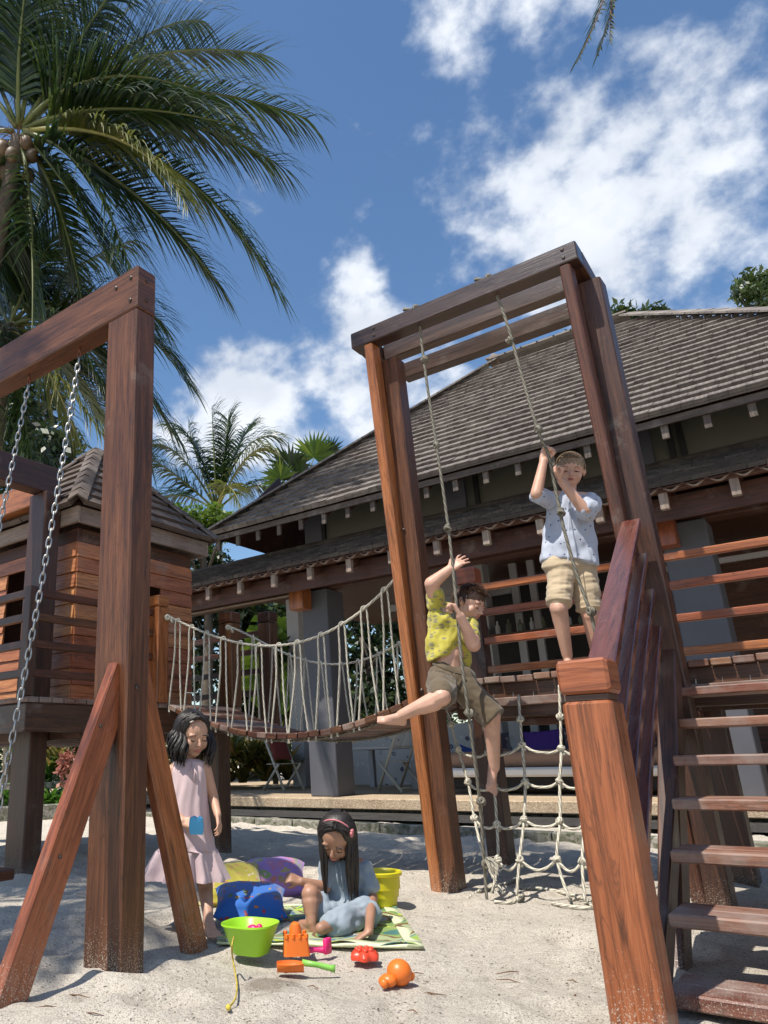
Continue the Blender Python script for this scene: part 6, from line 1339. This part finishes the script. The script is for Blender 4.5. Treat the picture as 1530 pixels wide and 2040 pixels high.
# castle mould
for k_ in range(16):
    p = PZ(random.uniform(20, 1150), random.uniform(1860, 2030)); a_ = random.uniform(0, 3.1); L_ = random.uniform(.02, .06); d_ = Vector((math.cos(a_), math.sin(a_), 0)); z_ = ground_h(p.x, p.y)+.008
    m = MB(); m.tube([Vector((p.x, p.y, z_))-d_*L_, Vector((p.x, p.y, z_+.006)), Vector((p.x, p.y, z_))+d_*L_*.8+Vector((-d_.y, d_.x, 0))*.01], [.0016, .0022, .0009], 5); obj('twig', m, FIB, None, origin=(p.x, p.y, z_), label='thin dry brown twig lying on the foreground sand', cat='twig', group='twigs on the sand')
c = PZ(582, 1905, 0)+Vector((0, .03, 0)); t = thing('castle_mould', 'orange sandcastle mould with round tower, standing on the sand', 'toy mould', tuple(c)); rz = math.radians(42)
m = MB(); m.loft([rr(c.x, c.y, z, w, w*.8, .012, rz, 3) for z, w in ((.002, .112), (.07, .100), (.072, .06))]); m.loft([[c+Vector((.026*k_*math.cos(a), .026*k_*math.sin(a), z)) for a in [i*math.pi/8 for i in range(16)]] for z, k_ in ((.06, 1.1), (.10, 1), (.118, .75), (.126, .3))])
for i in range(4):
    for j in (-1, 1): u = (i-1.5)*.028; p = c+Vector((u*math.cos(rz)-j*.036*math.sin(rz), u*math.sin(rz)+j*.036*math.cos(rz), 0)); m.box(p.x-.008, p.x+.008, p.y-.007, p.y+.007, .068, .086, .002)
o_ = obj('mould', m, ORA, t); smooth_by_angle(o_.data, 35)
# scoop in front of it
c = PZ(580, 1938); t = thing('toy_scoop', 'orange scoop with lime handle lying in front of the castle mould', 'toy scoop', tuple(c)); R_s = _R*.95-_FH*.0
m = MB(); rings = []
for k in range(9):
    f = k/8; w = .042*math.sin(math.pi*(.12+.8*f))**.6; cc = c+_R*(-.055+.105*f)+Vector((0, 0, .035)); rings.append([cc+_FH*w*math.cos(a)+Vector((0, 0, -.034*math.sin(a))) for a in [i*math.pi/8 for i in range(9)]]+[cc+_FH*w*.88*math.cos(a)+Vector((0, 0, -.029*math.sin(a)+.001)) for a in [i*math.pi/8 for i in range(8, -1, -1)]])
m.loft(rings); o_ = obj('scoop_bowl', m, ORA, t); smooth_by_angle(o_.data, 40)
m = MB(); m.tube([c+_R*.045+Vector((0, 0, .035)), c+_R*.10+Vector((0, 0, .028)), c+_R*.155+Vector((0, 0, .016)), c+_R*.172+Vector((0, 0, .014))], [.012, .010, .011, .015], 10); obj('handle', m, GRN, t, True)
# pink rake/stamp
c = PZ(625, 1902); t = thing('toy_stamp', 'pink toy stamp with ribbed handle lying behind the orange mould', 'toy', tuple(c)); m = MB(); a_ = c+Vector((0, 0, .018)); m.tube([a_-_R*.05, a_-_R*.02, a_+_R*.01, a_+_R*.04, a_+_R*.055], [.008, .014, .009, .013, .016], 10); m.box(a_.x+_R.x*.06-.01, a_.x+_R.x*.06+.01, a_.y+_R.y*.06-.022, a_.y+_R.y*.06+.022, .002, .062, .004); obj('stamp', m, PNK, t, True)
# starfish / flower mould
c = PZ(727, 1910); m = MB(); rings = []
for z, k_ in ((.0, 1.), (.014, 1.03), (.028, .8), (.036, .45), (.040, .15)): rings.append([c+Vector(((.056+.007*math.cos(6*a))*k_*math.cos(a), (.056+.007*math.cos(6*a))*k_*math.sin(a), z)) for a in [i*math.pi/24 for i in range(48)]])
m.loft(rings)
for i in range(7): a = i*.9; m.ell(c+Vector((.03*math.cos(a), .03*math.sin(a), .034)), (.012, .012, .010), 8, 5)
o_ = obj('crab_mould', m, REDP, origin=c, label='flat coral-red scalloped sand mould between mat and orange mould', cat='toy mould'); smooth_by_angle(o_.data, 50)
# orange teddy-like mould, right
c = PZ(792, 1965); m = MB(); m.ell(c+_R*.012+_FH*.01+Vector((0, 0, .042)), (.046, .046, .044), 16, 11); m.ell(c-_R*.035-_FH*.02+Vector((0, 0, .024)), (.032, .028, .022), 12, 8)
for s in (-1, 1): m.ell(c-_R*.055-_FH*.03+_FH*.016*s+Vector((0, 0, .02)), (.016, .014, .016), 10, 7)
m.ell(c+_R*.05+_FH*.01+Vector((0, 0, .03)), (.018, .02, .016), 10, 7); m.ell(c+_FH*.05+Vector((0, 0, .05)), (.02, .015, .02), 10, 7)
o_ = obj('turtle_mould', m, ORA, None, True, origin=c, label='rounded orange animal-shaped mould lying alone at right', cat='toy mould')
# yellow castle bucket behind the seated girl
c = PZ(757, 1812); c = Vector((c.x, c.y+.03, 0)); t = thing('toy_bucket', 'bright yellow castle-shaped toy bucket behind the seated girl', 'toy bucket', (c.x, c.y, 0)); m = MB(); prof = [(.002, .072), (.02, .074), (.022, .080), (.06, .084), (.062, .090), (.10, .093), (.102, .100), (.165, .105), (.17, .118), (.185, .120), (.19, .112), (.18, .100), (.02, .068)]
m.loft([[c+Vector((r_*(1+(.035 if (.022 < z < .165 and (i//3) % 2) else 0))*math.cos(i*math.pi/24), r_*(1+(.035 if (.022 < z < .165 and (i//3) % 2) else 0))*math.sin(i*math.pi/24), z)) for i in range(48)] for z, r_ in prof]); o_ = obj('bucket', m, YEL, t); smooth_by_angle(o_.data, 40)
# blue mould in the standing girl's hand
c = PD(391, 1645, 3.70); m = MB(); m.loft([[c+_R*x*k_+_U*z*k_+(-_FH)*d_ for x, z in ((-.03, -.04), (.03, -.042), (.034, -.01), (.030, .036), (.012, .044), (.004, .036), (-.010, .046), (-.03, .038), (-.034, 0))] for d_, k_ in ((-.03, .8), (-.028, .98), (.0, 1.), (.012, .95), (.014, .5))]); obj('blue_mould', m, BLU, None, origin=c, label='sky-blue sand mould held in the hand of the girl in pink', cat='toy mould')
